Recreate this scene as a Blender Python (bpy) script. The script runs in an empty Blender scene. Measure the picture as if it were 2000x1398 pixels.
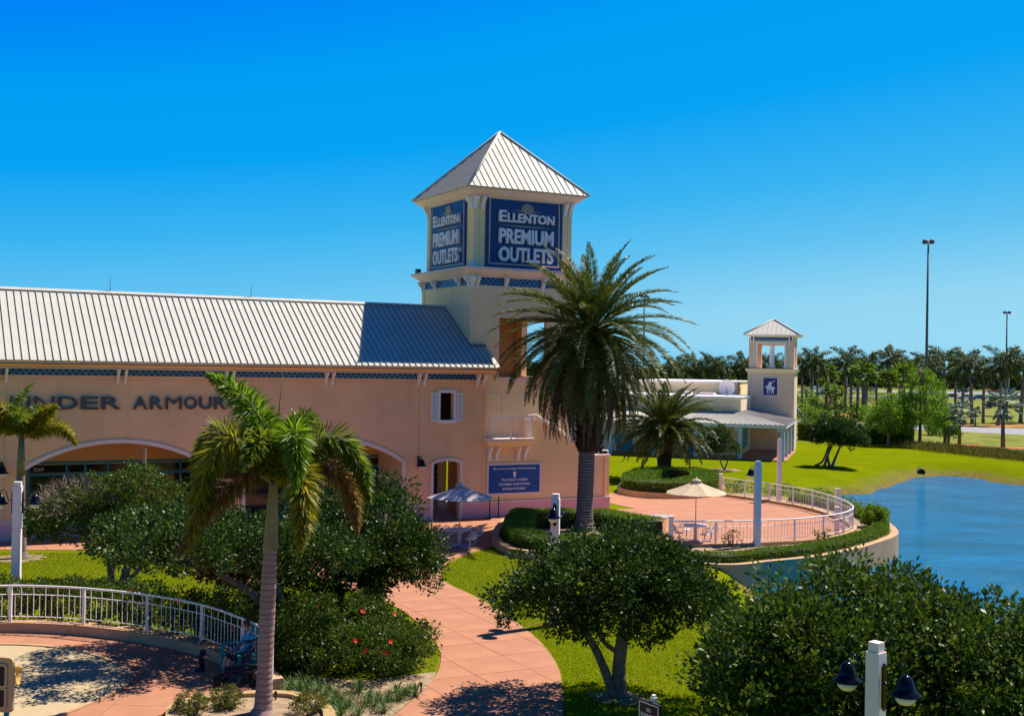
import bpy, math, random
import numpy as np
from mathutils import Vector, Matrix
random.seed(7); rng = np.random.default_rng(11)
R = math.radians
S = bpy.context.scene
COL = S.collection

# ------------------------------------------------------------------ camera, sky, sun, exposure
FPX, CAMH, ROLL, PITCH = 2300.0, 7.8, R(1.02), R(0.3)
_fw = Vector((0, math.cos(PITCH), math.sin(PITCH)))
_u0 = Vector((0, -math.sin(PITCH), math.cos(PITCH)))
_rt = Vector((1, 0, 0)) * math.cos(ROLL) + _u0 * math.sin(ROLL)
_up = -Vector((1, 0, 0)) * math.sin(ROLL) + _u0 * math.cos(ROLL)
cd = bpy.data.cameras.new('camera'); cam = bpy.data.objects.new('camera', cd); COL.objects.link(cam)
cam.matrix_world = Matrix(((_rt.x, _up.x, -_fw.x, 0), (_rt.y, _up.y, -_fw.y, 0), (_rt.z, _up.z, -_fw.z, CAMH), (0, 0, 0, 1)))
cd.sensor_width = 36; cd.lens = 36 * FPX / 2000; cd.clip_end = 9000; cd.clip_start = 0.1
S.camera = cam
SUN = Vector((0.453, 0.33, 0.829)).normalized()
w = bpy.data.worlds.new('World'); S.world = w; w.use_nodes = True
nt = w.node_tree; nt.nodes.clear()
sk = nt.nodes.new('ShaderNodeTexSky'); sk.sky_type = 'NISHITA'; sk.sun_disc = False
sk.sun_elevation = math.asin(SUN.z); sk.sun_rotation = math.atan2(SUN.x, SUN.y)
sk.air_density = 1.0; sk.dust_density = 0.25; sk.ozone_density = 2.2; sk.altitude = 0
bwn = nt.nodes.new('ShaderNodeRGBToBW'); mpr = nt.nodes.new('ShaderNodeMapRange'); mpr.inputs['From Min'].default_value = 0; mpr.inputs['From Max'].default_value = 10
skr = nt.nodes.new('ShaderNodeValToRGB')   # deep saturated azure overhead fading to pale cyan at the horizon, driven by the sky's own brightness
lin = lambda v: (v / 255) / 12.92 if v < 10 else ((v / 255 + .055) / 1.055) ** 2.4
for i_, (L_, c_) in enumerate([(1.2, (0, 42, 120)), (2.2, (0, 84, 190)), (3.1, (0, 130, 246)), (3.7, (0, 158, 242)), (4.4, (6, 162, 243)), (5.4, (58, 180, 241)), (6.3, (98, 194, 241)), (7.5, (146, 213, 242)), (9.0, (165, 222, 243))]):
    e_ = skr.color_ramp.elements[i_] if i_ < 2 else skr.color_ramp.elements.new(L_ / 10)
    e_.position = L_ / 10; e_.color = (*[lin(v) for v in c_], 1)
bg = nt.nodes.new('ShaderNodeBackground'); bg.inputs['Strength'].default_value = 0.64
wo = nt.nodes.new('ShaderNodeOutputWorld')
nt.links.new(sk.outputs[0], bwn.inputs[0]); nt.links.new(bwn.outputs[0], mpr.inputs['Value']); nt.links.new(mpr.outputs[0], skr.inputs[0]); nt.links.new(skr.outputs[0], bg.inputs[0]); nt.links.new(bg.outputs[0], wo.inputs[0])
sd = bpy.data.lights.new('sun', 'SUN'); sd.energy = 5.0; sd.angle = R(0.53); sd.color = (1.0, 0.94, 0.83)
so = bpy.data.objects.new('sun', sd); COL.objects.link(so)
so.rotation_euler = SUN.to_track_quat('Z', 'Y').to_euler()
so.location = (20, 20, 60)
S.view_settings.view_transform = 'Standard'; S.view_settings.look = 'None'
S.view_settings.exposure = 0.65; S.view_settings.gamma = 1; S.view_settings.use_curve_mapping = False
S.render.engine = 'CYCLES'
S.cycles.max_bounces = 6; S.cycles.transparent_max_bounces = 6; S.cycles.diffuse_bounces = 5

def at(px, py, z=0.0):
    "place on the level z seen at photograph pixel (px, py)"
    d = _fw + _rt * ((px - 1000) / FPX) + _up * ((699 - py) / FPX)
    return Vector((0, 0, CAMH)) + d * ((z - CAMH) / d.z)
def atY(px, py, Y):
    d = _fw + _rt * ((px - 1000) / FPX) + _up * ((699 - py) / FPX)
    return Vector((0, 0, CAMH)) + d * (Y / d.y)

# ------------------------------------------------------------------ materials
M = {}
def mat(name, col, rough=0.8, var=0.12, scale=2.0, bump=0.0, bscale=40.0, spec=0.3, metal=0.0, island=None, trans=0.0, col2=None, dirt=None, streak=None):
    m = bpy.data.materials.new(name); m.use_nodes = True; t = m.node_tree; N = t.nodes; K = t.links
    b = N['Principled BSDF']; b.inputs['Roughness'].default_value = rough; b.inputs['Metallic'].default_value = metal
    b.inputs['Specular IOR Level'].default_value = spec
    tc = N.new('ShaderNodeTexCoord')
    no = N.new('ShaderNodeTexNoise'); no.inputs['Scale'].default_value = scale; no.inputs['Detail'].default_value = 6; no.inputs['Roughness'].default_value = 0.6
    K.new(tc.outputs['Object'], no.inputs['Vector'])
    cr = N.new('ShaderNodeValToRGB')
    c2 = col2 if col2 else tuple(min(1, c * (1 + var)) for c in col); c1 = tuple(c * (1 - var) for c in col)
    cr.color_ramp.elements[0].position = 0.32; cr.color_ramp.elements[0].color = (*c1, 1)
    cr.color_ramp.elements[1].position = 0.68; cr.color_ramp.elements[1].color = (*c2, 1)
    K.new(no.outputs['Fac'], cr.inputs[0]); out = cr.outputs[0]
    if island:
        ge = N.new('ShaderNodeNewGeometry'); r2 = N.new('ShaderNodeValToRGB'); r2.color_ramp.interpolation = 'LINEAR'
        els = r2.color_ramp.elements
        for i, (p, c) in enumerate(island):
            e = els[i] if i < 2 else els.new(p)
            e.position = p; e.color = (*c, 1)
        K.new(ge.outputs['Random Per Island'], r2.inputs[0])
        mx = N.new('ShaderNodeMixRGB'); mx.blend_type = 'MIX'; mx.inputs[0].default_value = 0.65
        K.new(out, mx.inputs[1]); K.new(r2.outputs[0], mx.inputs[2]); out = mx.outputs[0]
    if dirt:
        n2 = N.new('ShaderNodeTexNoise'); n2.inputs['Scale'].default_value = dirt[1]; n2.inputs['Detail'].default_value = 8; n2.inputs['Roughness'].default_value = 0.7
        K.new(tc.outputs['Object'], n2.inputs['Vector'])
        r3 = N.new('ShaderNodeValToRGB'); r3.color_ramp.elements[0].position = dirt[2]; r3.color_ramp.elements[1].position = dirt[2] + 0.18
        K.new(n2.outputs['Fac'], r3.inputs[0])
        mx = N.new('ShaderNodeMixRGB'); K.new(r3.outputs[0], mx.inputs[0]); K.new(out, mx.inputs[1]); mx.inputs[2].default_value = (*dirt[0], 1); out = mx.outputs[0]
    if streak:
        mp = N.new('ShaderNodeMapping'); mp.inputs['Scale'].default_value = streak[1]; K.new(tc.outputs['Object'], mp.inputs[0])
        n4 = N.new('ShaderNodeTexNoise'); n4.inputs['Scale'].default_value = 1.0; n4.inputs['Detail'].default_value = 7; n4.inputs['Roughness'].default_value = 0.65; K.new(mp.outputs[0], n4.inputs['Vector'])
        r4 = N.new('ShaderNodeValToRGB'); r4.color_ramp.elements[0].position = streak[2]; r4.color_ramp.elements[1].position = streak[2] + .25; r4.color_ramp.elements[1].color = (streak[3],) * 3 + (1,); K.new(n4.outputs['Fac'], r4.inputs[0])
        mx = N.new('ShaderNodeMixRGB'); K.new(r4.outputs[0], mx.inputs[0]); K.new(out, mx.inputs[1]); mx.inputs[2].default_value = (*streak[0], 1); out = mx.outputs[0]
    K.new(out, b.inputs['Base Color'])
    if bump:
        n3 = N.new('ShaderNodeTexNoise'); n3.inputs['Scale'].default_value = bscale; n3.inputs['Detail'].default_value = 5
        K.new(tc.outputs['Object'], n3.inputs['Vector'])
        bp = N.new('ShaderNodeBump'); bp.inputs['Strength'].default_value = bump; bp.inputs['Distance'].default_value = 0.02
        K.new(n3.outputs['Fac'], bp.inputs['Height']); K.new(bp.outputs[0], b.inputs['Normal'])
    if trans:
        tr = N.new('ShaderNodeBsdfTranslucent'); K.new(out, tr.inputs['Color'])
        ms = N.new('ShaderNodeMixShader'); ms.inputs[0].default_value = trans
        K.new(b.outputs[0], ms.inputs[1]); K.new(tr.outputs[0], ms.inputs[2]); K.new(ms.outputs[0], N['Material Output'].inputs['Surface'])
    M[name] = m; return m

mat('peach', (0.92, 0.50, 0.26), 0.9, 0.07, 0.5, 0.25, 60, 0.2, streak=((0.66, 0.35, 0.21), (1.3, 1.3, .22), .52, .45))
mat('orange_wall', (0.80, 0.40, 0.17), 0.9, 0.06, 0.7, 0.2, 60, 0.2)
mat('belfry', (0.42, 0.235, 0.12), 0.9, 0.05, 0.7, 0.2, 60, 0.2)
mat('tan', (0.90, 0.56, 0.28), 0.9, 0.07, 0.5, 0.25, 60, 0.2, streak=((0.66, 0.40, 0.21), (1.3, 1.3, .22), .54, .4))
mat('cream', (0.92, 0.65, 0.36), 0.9, 0.05, 0.6, 0.2, 60, 0.2, dirt=((0.55, 0.42, 0.25), 1.3, 0.66), streak=((0.62, 0.44, 0.25), (1.6, 1.6, .2), .54, .4))
mat('pinktrim', (0.86, 0.62, 0.52), 0.85, 0.04, 1, 0.1, 60, 0.2)
mat('lilac', (0.74, 0.38, 0.37), 0.9, 0.06, 1, 0.2, 60, 0.2)
mat('farpeach', (0.78, 0.54, 0.36), 0.9, 0.05, 0.5, 0.1, 60, 0.2)
mat('farcream', (0.84, 0.66, 0.38), 0.9, 0.05, 0.5, 0.1, 60, 0.2)
mat('white', (0.86, 0.77, 0.73), 0.55, 0.04, 3, 0.0, 60, 0.4)
mat('whitedirty', (0.86, 0.69, 0.64), 0.6, 0.06, 3, 0.05, 60, 0.35, dirt=((0.45, 0.42, 0.36), 5, 0.62))
mat('bluepost', (0.50, 0.60, 0.64), 0.6, 0.06, 3)
mat('roofmetal', (0.53, 0.49, 0.40), 0.6, 0.07, 1.5, 0.0, 60, 0.25, dirt=((0.42, 0.42, 0.39), 2.4, 0.57), streak=((0.36, 0.34, 0.29), (7, .5, .5), .5, .6))
mat('seam', (0.26, 0.24, 0.22), 0.5, 0.06, 2, 0, 60, 0.4)  # darker than the pans: the unlit side of each rib put into its colour
mat('gutter', (0.10, 0.11, 0.13), 0.5)
mat('navy', (0.003, 0.012, 0.13), 0.35, 0.1, 2, 0, 60, 0.5)
mat('signblue', (0.005, 0.055, 0.27), 0.4, 0.05, 2, 0, 60, 0.4)
mat('gold', (0.60, 0.44, 0.30), 0.5)
mat('lettering', (0.80, 0.74, 0.74), 0.5, 0.03, 2)
mat('lettergrey', (0.075, 0.08, 0.095), 0.55, 0.1, 4)
mat('tiledark', (0.008, 0.015, 0.10), 0.25, 0.3, 9, 0, 60, 0.5)
mat('tilelight', (0.07, 0.22, 0.45), 0.25, 0.35, 9, 0, 60, 0.5)
mat('teal', (0.01, 0.22, 0.27), 0.5)
mat('benchteal', (0.02, 0.36, 0.36), 0.5, 0.15, 8)
mat('glass', (0.01, 0.012, 0.015), 0.08, 0.1, 1, 0, 60, 0.6)
mat('dark', (0.012, 0.012, 0.014), 0.6)
mat('brownroom', (0.20, 0.09, 0.05), 0.9)
mat('black', (0.006, 0.006, 0.009), 0.16, 0.1, 3, 0, 60, 0.25)
mat('matteblack', (0.015, 0.015, 0.018), 0.6)
mat('globe', (0.85, 0.70, 0.60), 0.25, 0.03, 3, 0, 60, 0.5)
mat('paving', (0.41, 0.180, 0.098), 0.88, 0.12, 0.8, 0.15, 70, 0.25, dirt=((0.44, 0.20, 0.14), 1.6, 0.64))
mat('pavingpale', (0.45, 0.26, 0.19), 0.88, 0.12, 1.2, 0.15, 70, 0.25, dirt=((0.72, 0.52, 0.46), 2.2, 0.5))
mat('joint', (0.16, 0.09, 0.07), 0.95)
mat('curbtan', (0.43, 0.29, 0.13), 0.9, 0.1, 2, 0.2, 50, 0.2)
mat('retain', (0.50, 0.30, 0.16), 0.9, 0.12, 1.5, 0.25, 40, 0.2, dirt=((0.30, 0.20, 0.14), 1.1, 0.58))
mat('sand', (0.44, 0.335, 0.19), 0.95, 0.07, 6, 0.5, 25, 0.1, dirt=((0.47, 0.34, 0.20), 16, 0.62))
mat('soil', (0.33, 0.23, 0.14), 0.95, 0.3, 4, 0.6, 30, 0.1)
mat('mulch', (0.42, 0.16, 0.06), 0.95, 0.3, 3, 0.6, 30, 0.1)
mat('asphalt', (0.27, 0.26, 0.26), 0.9, 0.1, 1)
mat('concrete', (0.55, 0.50, 0.47), 0.9, 0.1, 2)
mat('drain', (0.36, 0.30, 0.28), 0.8, 0.2, 6)
LG = [(0, (0.012, 0.034, 0.005)), (0.5, (0.032, 0.075, 0.008)), (0.82, (0.085, 0.145, 0.010)), (1, (0.19, 0.22, 0.02))]
mat('leafdark', (0.022, 0.052, 0.006), 0.42, 0.5, 0.8, spec=0.24, island=LG, trans=0.26)
LG2 = [(0, (0.02, 0.045, 0.005)), (0.4, (0.05, 0.10, 0.008)), (0.8, (0.14, 0.20, 0.012)), (1, (0.27, 0.24, 0.03))]
mat('leafmid', (0.042, 0.085, 0.008), 0.42, 0.5, 0.8, spec=0.24, island=LG2, trans=0.3)
mat('leafhedge', (0.06, 0.13, 0.010), 0.5, 0.35, 1.2, spec=0.3, island=[(0, (0.06, 0.12, 0.006)), (0.5, (0.15, 0.26, 0.008)), (1, (0.30, 0.38, 0.012))], trans=0.35)
mat('leafbright', (0.10, 0.20, 0.010), 0.5, 0.3, 1.2, spec=0.3, island=[(0, (0.10, 0.18, 0.006)), (0.5, (0.20, 0.32, 0.01)), (1, (0.34, 0.42, 0.015))], trans=0.35)
mat('leafcypress', (0.10, 0.20, 0.015), 0.6, 0.3, 0.4, spec=0.2, island=[(0, (0.10, 0.20, 0.01)), (0.5, (0.18, 0.34, 0.012)), (1, (0.32, 0.46, 0.02))], trans=0.45)
mat('leafred', (0.16, 0.035, 0.02), 0.5, 0.3, 1, island=[(0, (0.08, 0.02, 0.012)), (0.6, (0.2, 0.05, 0.03)), (1, (0.05, 0.08, 0.01))], trans=0.2)
mat('leafyellowshrub', (0.16, 0.18, 0.02), 0.5, 0.3, 3, island=[(0, (0.05, 0.09, 0.01)), (0.5, (0.16, 0.17, 0.02)), (0.8, (0.30, 0.22, 0.05)), (1, (0.34, 0.14, 0.08))], trans=0.2)
mat('twig', (0.22, 0.15, 0.11), 0.9, 0.3, 3, island=[(0, (0.14, 0.09, 0.06)), (1, (0.40, 0.29, 0.22))])
mat('hedgeshade', (0.03, 0.03, 0.015), 0.95, 0.3, 3)  # near-black filler, shade between the hedge leaves put into its colour
mat('flower', (0.75, 0.02, 0.01), 0.5)
mat('bark', (0.17, 0.13, 0.10), 0.95, 0.35, 5, 0.8, 20, 0.1, dirt=((0.32, 0.28, 0.22), 6, 0.6))
mat('palmgrey', (0.20, 0.165, 0.14), 0.9, 0.2, 3, 0.5, 20, 0.1, dirt=((0.16, 0.12, 0.10), 4, 0.6))
mat('foxtrunk', (0.32, 0.20, 0.17), 0.85, 0.15, 3, 0.3, 20, 0.15, dirt=((0.42, 0.33, 0.28), 5, 0.6))
mat('foxring', (0.20, 0.12, 0.10), 0.9, 0.15, 3)
mat('crownshaft', (0.26, 0.19, 0.09), 0.6, 0.25, 2, 0.1, 20, 0.3)
mat('boots', (0.045, 0.03, 0.02), 0.95, 0.4, 6, 0.9, 14, 0.1)
mat('bootsred', (0.20, 0.08, 0.04), 0.95, 0.4, 6, 0.9, 14, 0.1)
mat('datefrond', (0.06, 0.10, 0.02), 0.45, 0.2, 0.8, spec=0.4, island=[(0, (0.03, 0.06, 0.008)), (0.55, (0.10, 0.135, 0.012)), (1, (0.32, 0.29, 0.03))], trans=0.28)
mat('datefrondold', (0.14, 0.13, 0.03), 0.5, 0.25, 0.8, spec=0.3, island=[(0, (0.06, 0.075, 0.010)), (0.6, (0.17, 0.16, 0.015)), (1, (0.36, 0.25, 0.04))], trans=0.28)
mat('frondbright', (0.10, 0.20, 0.012), 0.42, 0.2, 0.8, spec=0.4, island=[(0, (0.05, 0.11, 0.005)), (0.5, (0.17, 0.30, 0.008)), (1, (0.44, 0.52, 0.02))], trans=0.5)
mat('frondmid', (0.08, 0.14, 0.015), 0.42, 0.2, 0.8, spec=0.4, island=[(0, (0.03, 0.07, 0.005)), (0.5, (0.14, 0.21, 0.008)), (1, (0.46, 0.44, 0.02))], trans=0.5)
mat('frondyellow', (0.20, 0.19, 0.02), 0.45, 0.25, 0.8, spec=0.4, island=[(0, (0.06, 0.11, 0.006)), (0.45, (0.26, 0.27, 0.010)), (1, (0.70, 0.50, 0.02))], trans=0.5)
mat('frondbrown', (0.25, 0.15, 0.05), 0.5, 0.3, 0.8, spec=0.3, island=[(0, (0.09, 0.06, 0.02)), (0.5, (0.28, 0.16, 0.04)), (1, (0.52, 0.28, 0.05))], trans=0.3)
mat('fronddead', (0.13, 0.085, 0.055), 0.85, 0.3, 0.8, spec=0.1, island=[(0, (0.06, 0.04, 0.025)), (1, (0.22, 0.15, 0.09))], trans=0.1)
mat('royalfrond', (0.05, 0.085, 0.02), 0.5, 0.3, 0.3, spec=0.3, island=[(0, (0.025, 0.055, 0.010)), (0.6, (0.07, 0.115, 0.018)), (1, (0.22, 0.18, 0.07))], trans=0.35)
mat('silverleaf', (0.20, 0.27, 0.22), 0.6, 0.2, 1, island=[(0, (0.10, 0.16, 0.12)), (1, (0.34, 0.42, 0.36))], trans=0.15)
mat('farleaf', (0.025, 0.045, 0.02), 0.9, 0.4, 0.06, spec=0.05, island=[(0, (0.015, 0.03, 0.012)), (1, (0.05, 0.075, 0.025))])
mat('grassblade', (0.15, 0.22, 0.006), 0.6, 0.25, 0.6, spec=0.2, island=[(0, (0.20, 0.25, 0.003)), (0.7, (0.33, 0.36, 0.006)), (1, (0.46, 0.43, 0.03))], trans=0.35)
mat('liriope', (0.06, 0.13, 0.015), 0.5, 0.25, 2, spec=0.3, island=[(0, (0.03, 0.08, 0.01)), (1, (0.16, 0.24, 0.06))], trans=0.25)
mat('umbrella', (0.60, 0.48, 0.31), 0.8, 0.04, 3, spec=0.2, trans=0.18)
mat('umbrellashaded', (0.50, 0.45, 0.42), 0.8, 0.06, 3, spec=0.2, trans=0.15)  # umbrella cloth greyed in its colour for the shade it stands in
mat('tablewhite', (0.60, 0.54, 0.60), 0.5, 0.05, 3)
mat('playtan', (0.52, 0.34, 0.17), 0.4, 0.05, 3)
mat('playyellow', (0.55, 0.36, 0.10), 0.4, 0.05, 3)
mat('skin', (0.50, 0.27, 0.18), 0.6, 0.05, 3)
mat('hair', (0.08, 0.045, 0.03), 0.8)
mat('blueshirt', (0.03, 0.30, 0.50), 0.8, 0.1, 6)
mat('darkcloth', (0.012, 0.018, 0.045), 0.85, 0.2, 6)
mat('greycloth', (0.30, 0.30, 0.36), 0.8)
for i, c in enumerate([(0.6, 0.6, 0.62), (0.03, 0.03, 0.035), (0.02, 0.12, 0.30), (0.35, 0.03, 0.02), (0.25, 0.27, 0.3), (0.02, 0.25, 0.32)]):
    mat('carpaint%d' % i, c, 0.25, 0.02, 1, spec=0.6)

# lawn: several kinds of grass mixed by noise, soil on the banks
def ground_mat():
    m = bpy.data.materials.new('lawn'); m.use_nodes = True; t = m.node_tree; N = t.nodes; K = t.links; b = N['Principled BSDF']
    b.inputs['Roughness'].default_value = 1.0; b.inputs['Specular IOR Level'].default_value = 0.0
    tc = N.new('ShaderNodeTexCoord')
    def noise(sc, det=5, ro=0.6):
        n = N.new('ShaderNodeTexNoise'); n.inputs['Scale'].default_value = sc; n.inputs['Detail'].default_value = det; n.inputs['Roughness'].default_value = ro
        K.new(tc.outputs['Object'], n.inputs['Vector']); return n.outputs['Fac']
    def ramp(fac, p0, c0, p1, c1):
        r = N.new('ShaderNodeValToRGB'); e = r.color_ramp.elements; e[0].position = p0; e[0].color = (*c0, 1); e[1].position = p1; e[1].color = (*c1, 1); K.new(fac, r.inputs[0]); return r.outputs[0]
    a = ramp(noise(0.35), 0.35, (0.105, 0.142, 0.001), 0.65, (0.17, 0.192, 0.002))
    f = ramp(noise(14, 6, 0.75), 0.3, (0.07, 0.105, 0.001), 0.7, (0.23, 0.25, 0.005))
    mx = N.new('ShaderNodeMixRGB'); mx.inputs[0].default_value = 0.45; K.new(a, mx.inputs[1]); K.new(f, mx.inputs[2])
    dry = ramp(noise(0.22, 7, 0.65), 0.58, (0, 0, 0), 0.75, (0.8, 0.8, 0.8))
    m2 = N.new('ShaderNodeMixRGB'); K.new(dry, m2.inputs[0]); K.new(mx.outputs[0], m2.inputs[1]); m2.inputs[2].default_value = (0.21, 0.18, 0.03, 1)
    se = N.new('ShaderNodeSeparateXYZ'); K.new(tc.outputs['Object'], se.inputs[0])
    ad = N.new('ShaderNodeMath'); ad.operation = 'ADD'; K.new(se.outputs['Z'], ad.inputs[0])
    nn = N.new('ShaderNodeMath'); nn.operation = 'MULTIPLY'; K.new(noise(0.8, 6, 0.7), nn.inputs[0]); nn.inputs[1].default_value = 0.8; K.new(nn.outputs[0], ad.inputs[1])
    bank = ramp(ad.outputs[0], -0.42, (1, 1, 1), 0.08, (0, 0, 0))
    r = N.new('ShaderNodeMapRange'); r.inputs['From Min'].default_value = -0.55; r.inputs['From Max'].default_value = 0.0; r.inputs['To Min'].default_value = 1; r.inputs['To Max'].default_value = 0
    K.new(ad.outputs[0], r.inputs['Value'])
    m3 = N.new('ShaderNodeMixRGB'); K.new(r.outputs[0], m3.inputs[0]); K.new(m2.outputs[0], m3.inputs[1])
    bs = ramp(noise(2.5, 7, 0.7), 0.35, (0.11, 0.085, 0.02), 0.65, (0.22, 0.17, 0.06)); K.new(bs, m3.inputs[2])
    K.new(m3.outputs[0], b.inputs['Base Color'])
    bp = N.new('ShaderNodeBump'); bp.inputs['Strength'].default_value = 0.6; bp.inputs['Distance'].default_value = 0.04
    K.new(noise(22, 5, 0.8), bp.inputs['Height']); K.new(bp.outputs[0], b.inputs['Normal'])
    M['lawn'] = m
ground_mat()
mat('meadow', (0.14, 0.17, 0.02), 0.95, 0.35, 0.35, 0.6, 8, 0.05, col2=(0.26, 0.26, 0.05), dirt=((0.30, 0.20, 0.08), 0.5, 0.6))
def water_mat():
    m = bpy.data.materials.new('pondwater'); m.use_nodes = True; t = m.node_tree; N = t.nodes; K = t.links; b = N['Principled BSDF']
    b.inputs['Base Color'].default_value = (0.0, 0.135, 0.36, 1); b.inputs['Roughness'].default_value = 0.08; b.inputs['IOR'].default_value = 1.33; b.inputs['Specular IOR Level'].default_value = 0.13
    tc = N.new('ShaderNodeTexCoord'); mp = N.new('ShaderNodeMapping'); mp.inputs['Scale'].default_value = (1.0, 2.4, 1); mp.inputs['Rotation'].default_value = (0, 0, 0.5)
    K.new(tc.outputs['Object'], mp.inputs[0])
    n1 = N.new('ShaderNodeTexNoise'); n1.inputs['Scale'].default_value = 1.1; n1.inputs['Detail'].default_value = 6; n1.inputs['Roughness'].default_value = 0.65
    K.new(mp.outputs[0], n1.inputs['Vector'])
    bp = N.new('ShaderNodeBump'); bp.inputs['Strength'].default_value = 0.6; bp.inputs['Distance'].default_value = 0.25
    K.new(n1.outputs['Fac'], bp.inputs['Height']); K.new(bp.outputs[0], b.inputs['Normal'])
    n5 = N.new('ShaderNodeTexNoise'); n5.inputs['Scale'].default_value = 0.12; n5.inputs['Detail'].default_value = 8; n5.inputs['Roughness'].default_value = 0.75; K.new(mp.outputs[0], n5.inputs['Vector'])
    r5 = N.new('ShaderNodeValToRGB'); r5.color_ramp.elements[0].position = .38; r5.color_ramp.elements[0].color = (0.0, 0.10, 0.22, 1); r5.color_ramp.elements[1].position = .62; r5.color_ramp.elements[1].color = (0.0, 0.16, 0.36, 1); K.new(n5.outputs['Fac'], r5.inputs[0]); K.new(r5.outputs[0], b.inputs['Base Color'])
    M['water'] = m
water_mat()

# ------------------------------------------------------------------ mesh helpers
class MB:
    def __init__(s): s.v = []; s.f = []; s.m = []; s.sm = []
    def face(s, pts, m=0, smooth=False):
        i = len(s.v); s.v += [tuple(p) for p in pts]; s.f.append(tuple(range(i, i + len(pts)))); s.m.append(m); s.sm.append(smooth)
    def box(s, x0, x1, y0, y1, z0, z1, m=0, T=None):
        P = [(x0, y0, z0), (x1, y0, z0), (x1, y1, z0), (x0, y1, z0), (x0, y0, z1), (x1, y0, z1), (x1, y1, z1), (x0, y1, z1)]
        if T: P = [T @ Vector(p) for p in P]
        i = len(s.v); s.v += [tuple(p) for p in P]
        for q in ((0, 3, 2, 1), (4, 5, 6, 7), (0, 1, 5, 4), (1, 2, 6, 5), (2, 3, 7, 6), (3, 0, 4, 7)):
            s.f.append(tuple(i + k for k in q)); s.m.append(m); s.sm.append(False)
    def prism(s, poly, z0, z1, m=0, bottom=True):
        n = len(poly); i = len(s.v); s.v += [(p[0], p[1], z0) for p in poly] + [(p[0], p[1], z1) for p in poly]
        s.f.append(tuple(i + n + k for k in range(n))); s.m.append(m); s.sm.append(False)
        if bottom: s.f.append(tuple(i + n - 1 - k for k in range(n))); s.m.append(m); s.sm.append(False)
        for k in range(n):
            s.f.append((i + k, i + (k + 1) % n, i + n + (k + 1) % n, i + n + k)); s.m.append(m); s.sm.append(False)
    def ext(s, pts, d, m=0):
        "closed loop of 3d points extruded by vector d"
        n = len(pts); i = len(s.v); d = Vector(d)
        s.v += [tuple(p) for p in pts] + [tuple(Vector(p) + d) for p in pts]
        s.f.append(tuple(range(i, i + n))); s.f.append(tuple(i + n + k for k in reversed(range(n)))); s.m += [m, m]; s.sm += [False, False]
        for k in range(n):
            s.f.append((i + (k + 1) % n, i + k, i + n + k, i + n + (k + 1) % n)); s.m.append(m); s.sm.append(False)
    def tube(s, pts, r, n=8, m=0, cap=True, sq=False):
        pts = [Vector(p) for p in pts]; rs = r if isinstance(r, (list, tuple)) else [r] * len(pts)
        base = len(s.v); prev = None
        for k, p in enumerate(pts):
            d = (pts[min(k + 1, len(pts) - 1)] - pts[max(k - 1, 0)])
            d = d.normalized() if d.length > 1e-9 else Vector((0, 0, 1))
            if prev is None: a = d.orthogonal().normalized() if abs(d.z) < 0.9 else Vector((1, 0, 0)).cross(d).normalized()
            else:
                a = prev - d * prev.dot(d); a = a.normalized() if a.length > 1e-6 else d.orthogonal().normalized()
            prev = a; b = d.cross(a)
            for j in range(n):
                t = 2 * math.pi * (j + 0.5) / n
                s.v.append(tuple(p + (a * math.cos(t) + b * math.sin(t)) * rs[k]))
        for k in range(len(pts) - 1):
            for j in range(n):
                q = base + k * n; s.f.append((q + j, q + (j + 1) % n, q + n + (j + 1) % n, q + n + j)); s.m.append(m); s.sm.append(n > 4)
        if cap:
            s.f.append(tuple(base + j for j in reversed(range(n)))); s.f.append(tuple(base + (len(pts) - 1) * n + j for j in range(n))); s.m += [m, m]; s.sm += [False, False]
    def lathe(s, prof, n=20, m=0, c=(0, 0, 0)):
        base = len(s.v)
        for (r, z) in prof:
            for j in range(n):
                t = 2 * math.pi * j / n; s.v.append((c[0] + r * math.cos(t), c[1] + r * math.sin(t), c[2] + z))
        for k in range(len(prof) - 1):
            for j in range(n):
                q = base + k * n; s.f.append((q + j, q + (j + 1) % n, q + n + (j + 1) % n, q + n + j)); s.m.append(m); s.sm.append(True)
        s.f.append(tuple(base + j for j in reversed(range(n)))); s.f.append(tuple(base + (len(prof) - 1) * n + j for j in range(n))); s.m += [m, m]; s.sm += [False, False]
    def mesh(s, name, mats):
        me = bpy.data.meshes.new(name); me.from_pydata(s.v, [], s.f)
        for q in (mats if isinstance(mats, (list, tuple)) else [mats]): me.materials.append(M[q] if isinstance(q, str) else q)
        me.polygons.foreach_set('material_index', s.m); me.polygons.foreach_set('use_smooth', s.sm); me.update(); return me
    def build(s, name, mats, parent=None):
        return link(name, s.mesh(name, mats), parent)
def link(name, me, parent=None, loc=None, rot=None):
    o = bpy.data.objects.new(name, me); COL.objects.link(o)
    if parent: o.parent = parent
    if loc is not None: o.location = loc
    if rot is not None: o.rotation_euler = rot
    return o
def tag(o, label, cat, group=None):
    o['label'] = label; o['category'] = cat
    if group: o['group'] = group
    return o
def thing(name, label, cat, loc=(0, 0, 0), rz=0.0, group=None):
    o = bpy.data.objects.new(name, None); COL.objects.link(o); o.location = loc; o.rotation_euler = (0, 0, rz); o.empty_display_size = 0.3
    return tag(o, label, cat, group)
def struct(o): o['kind'] = 'structure'; return o
def stuff(o): o['kind'] = 'stuff'; return o
def copy_tree(o, parent=None):
    c = o.copy(); COL.objects.link(c)
    if parent: c.parent = parent
    for ch in list(o.children): copy_tree(ch, c)
    return c
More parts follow.
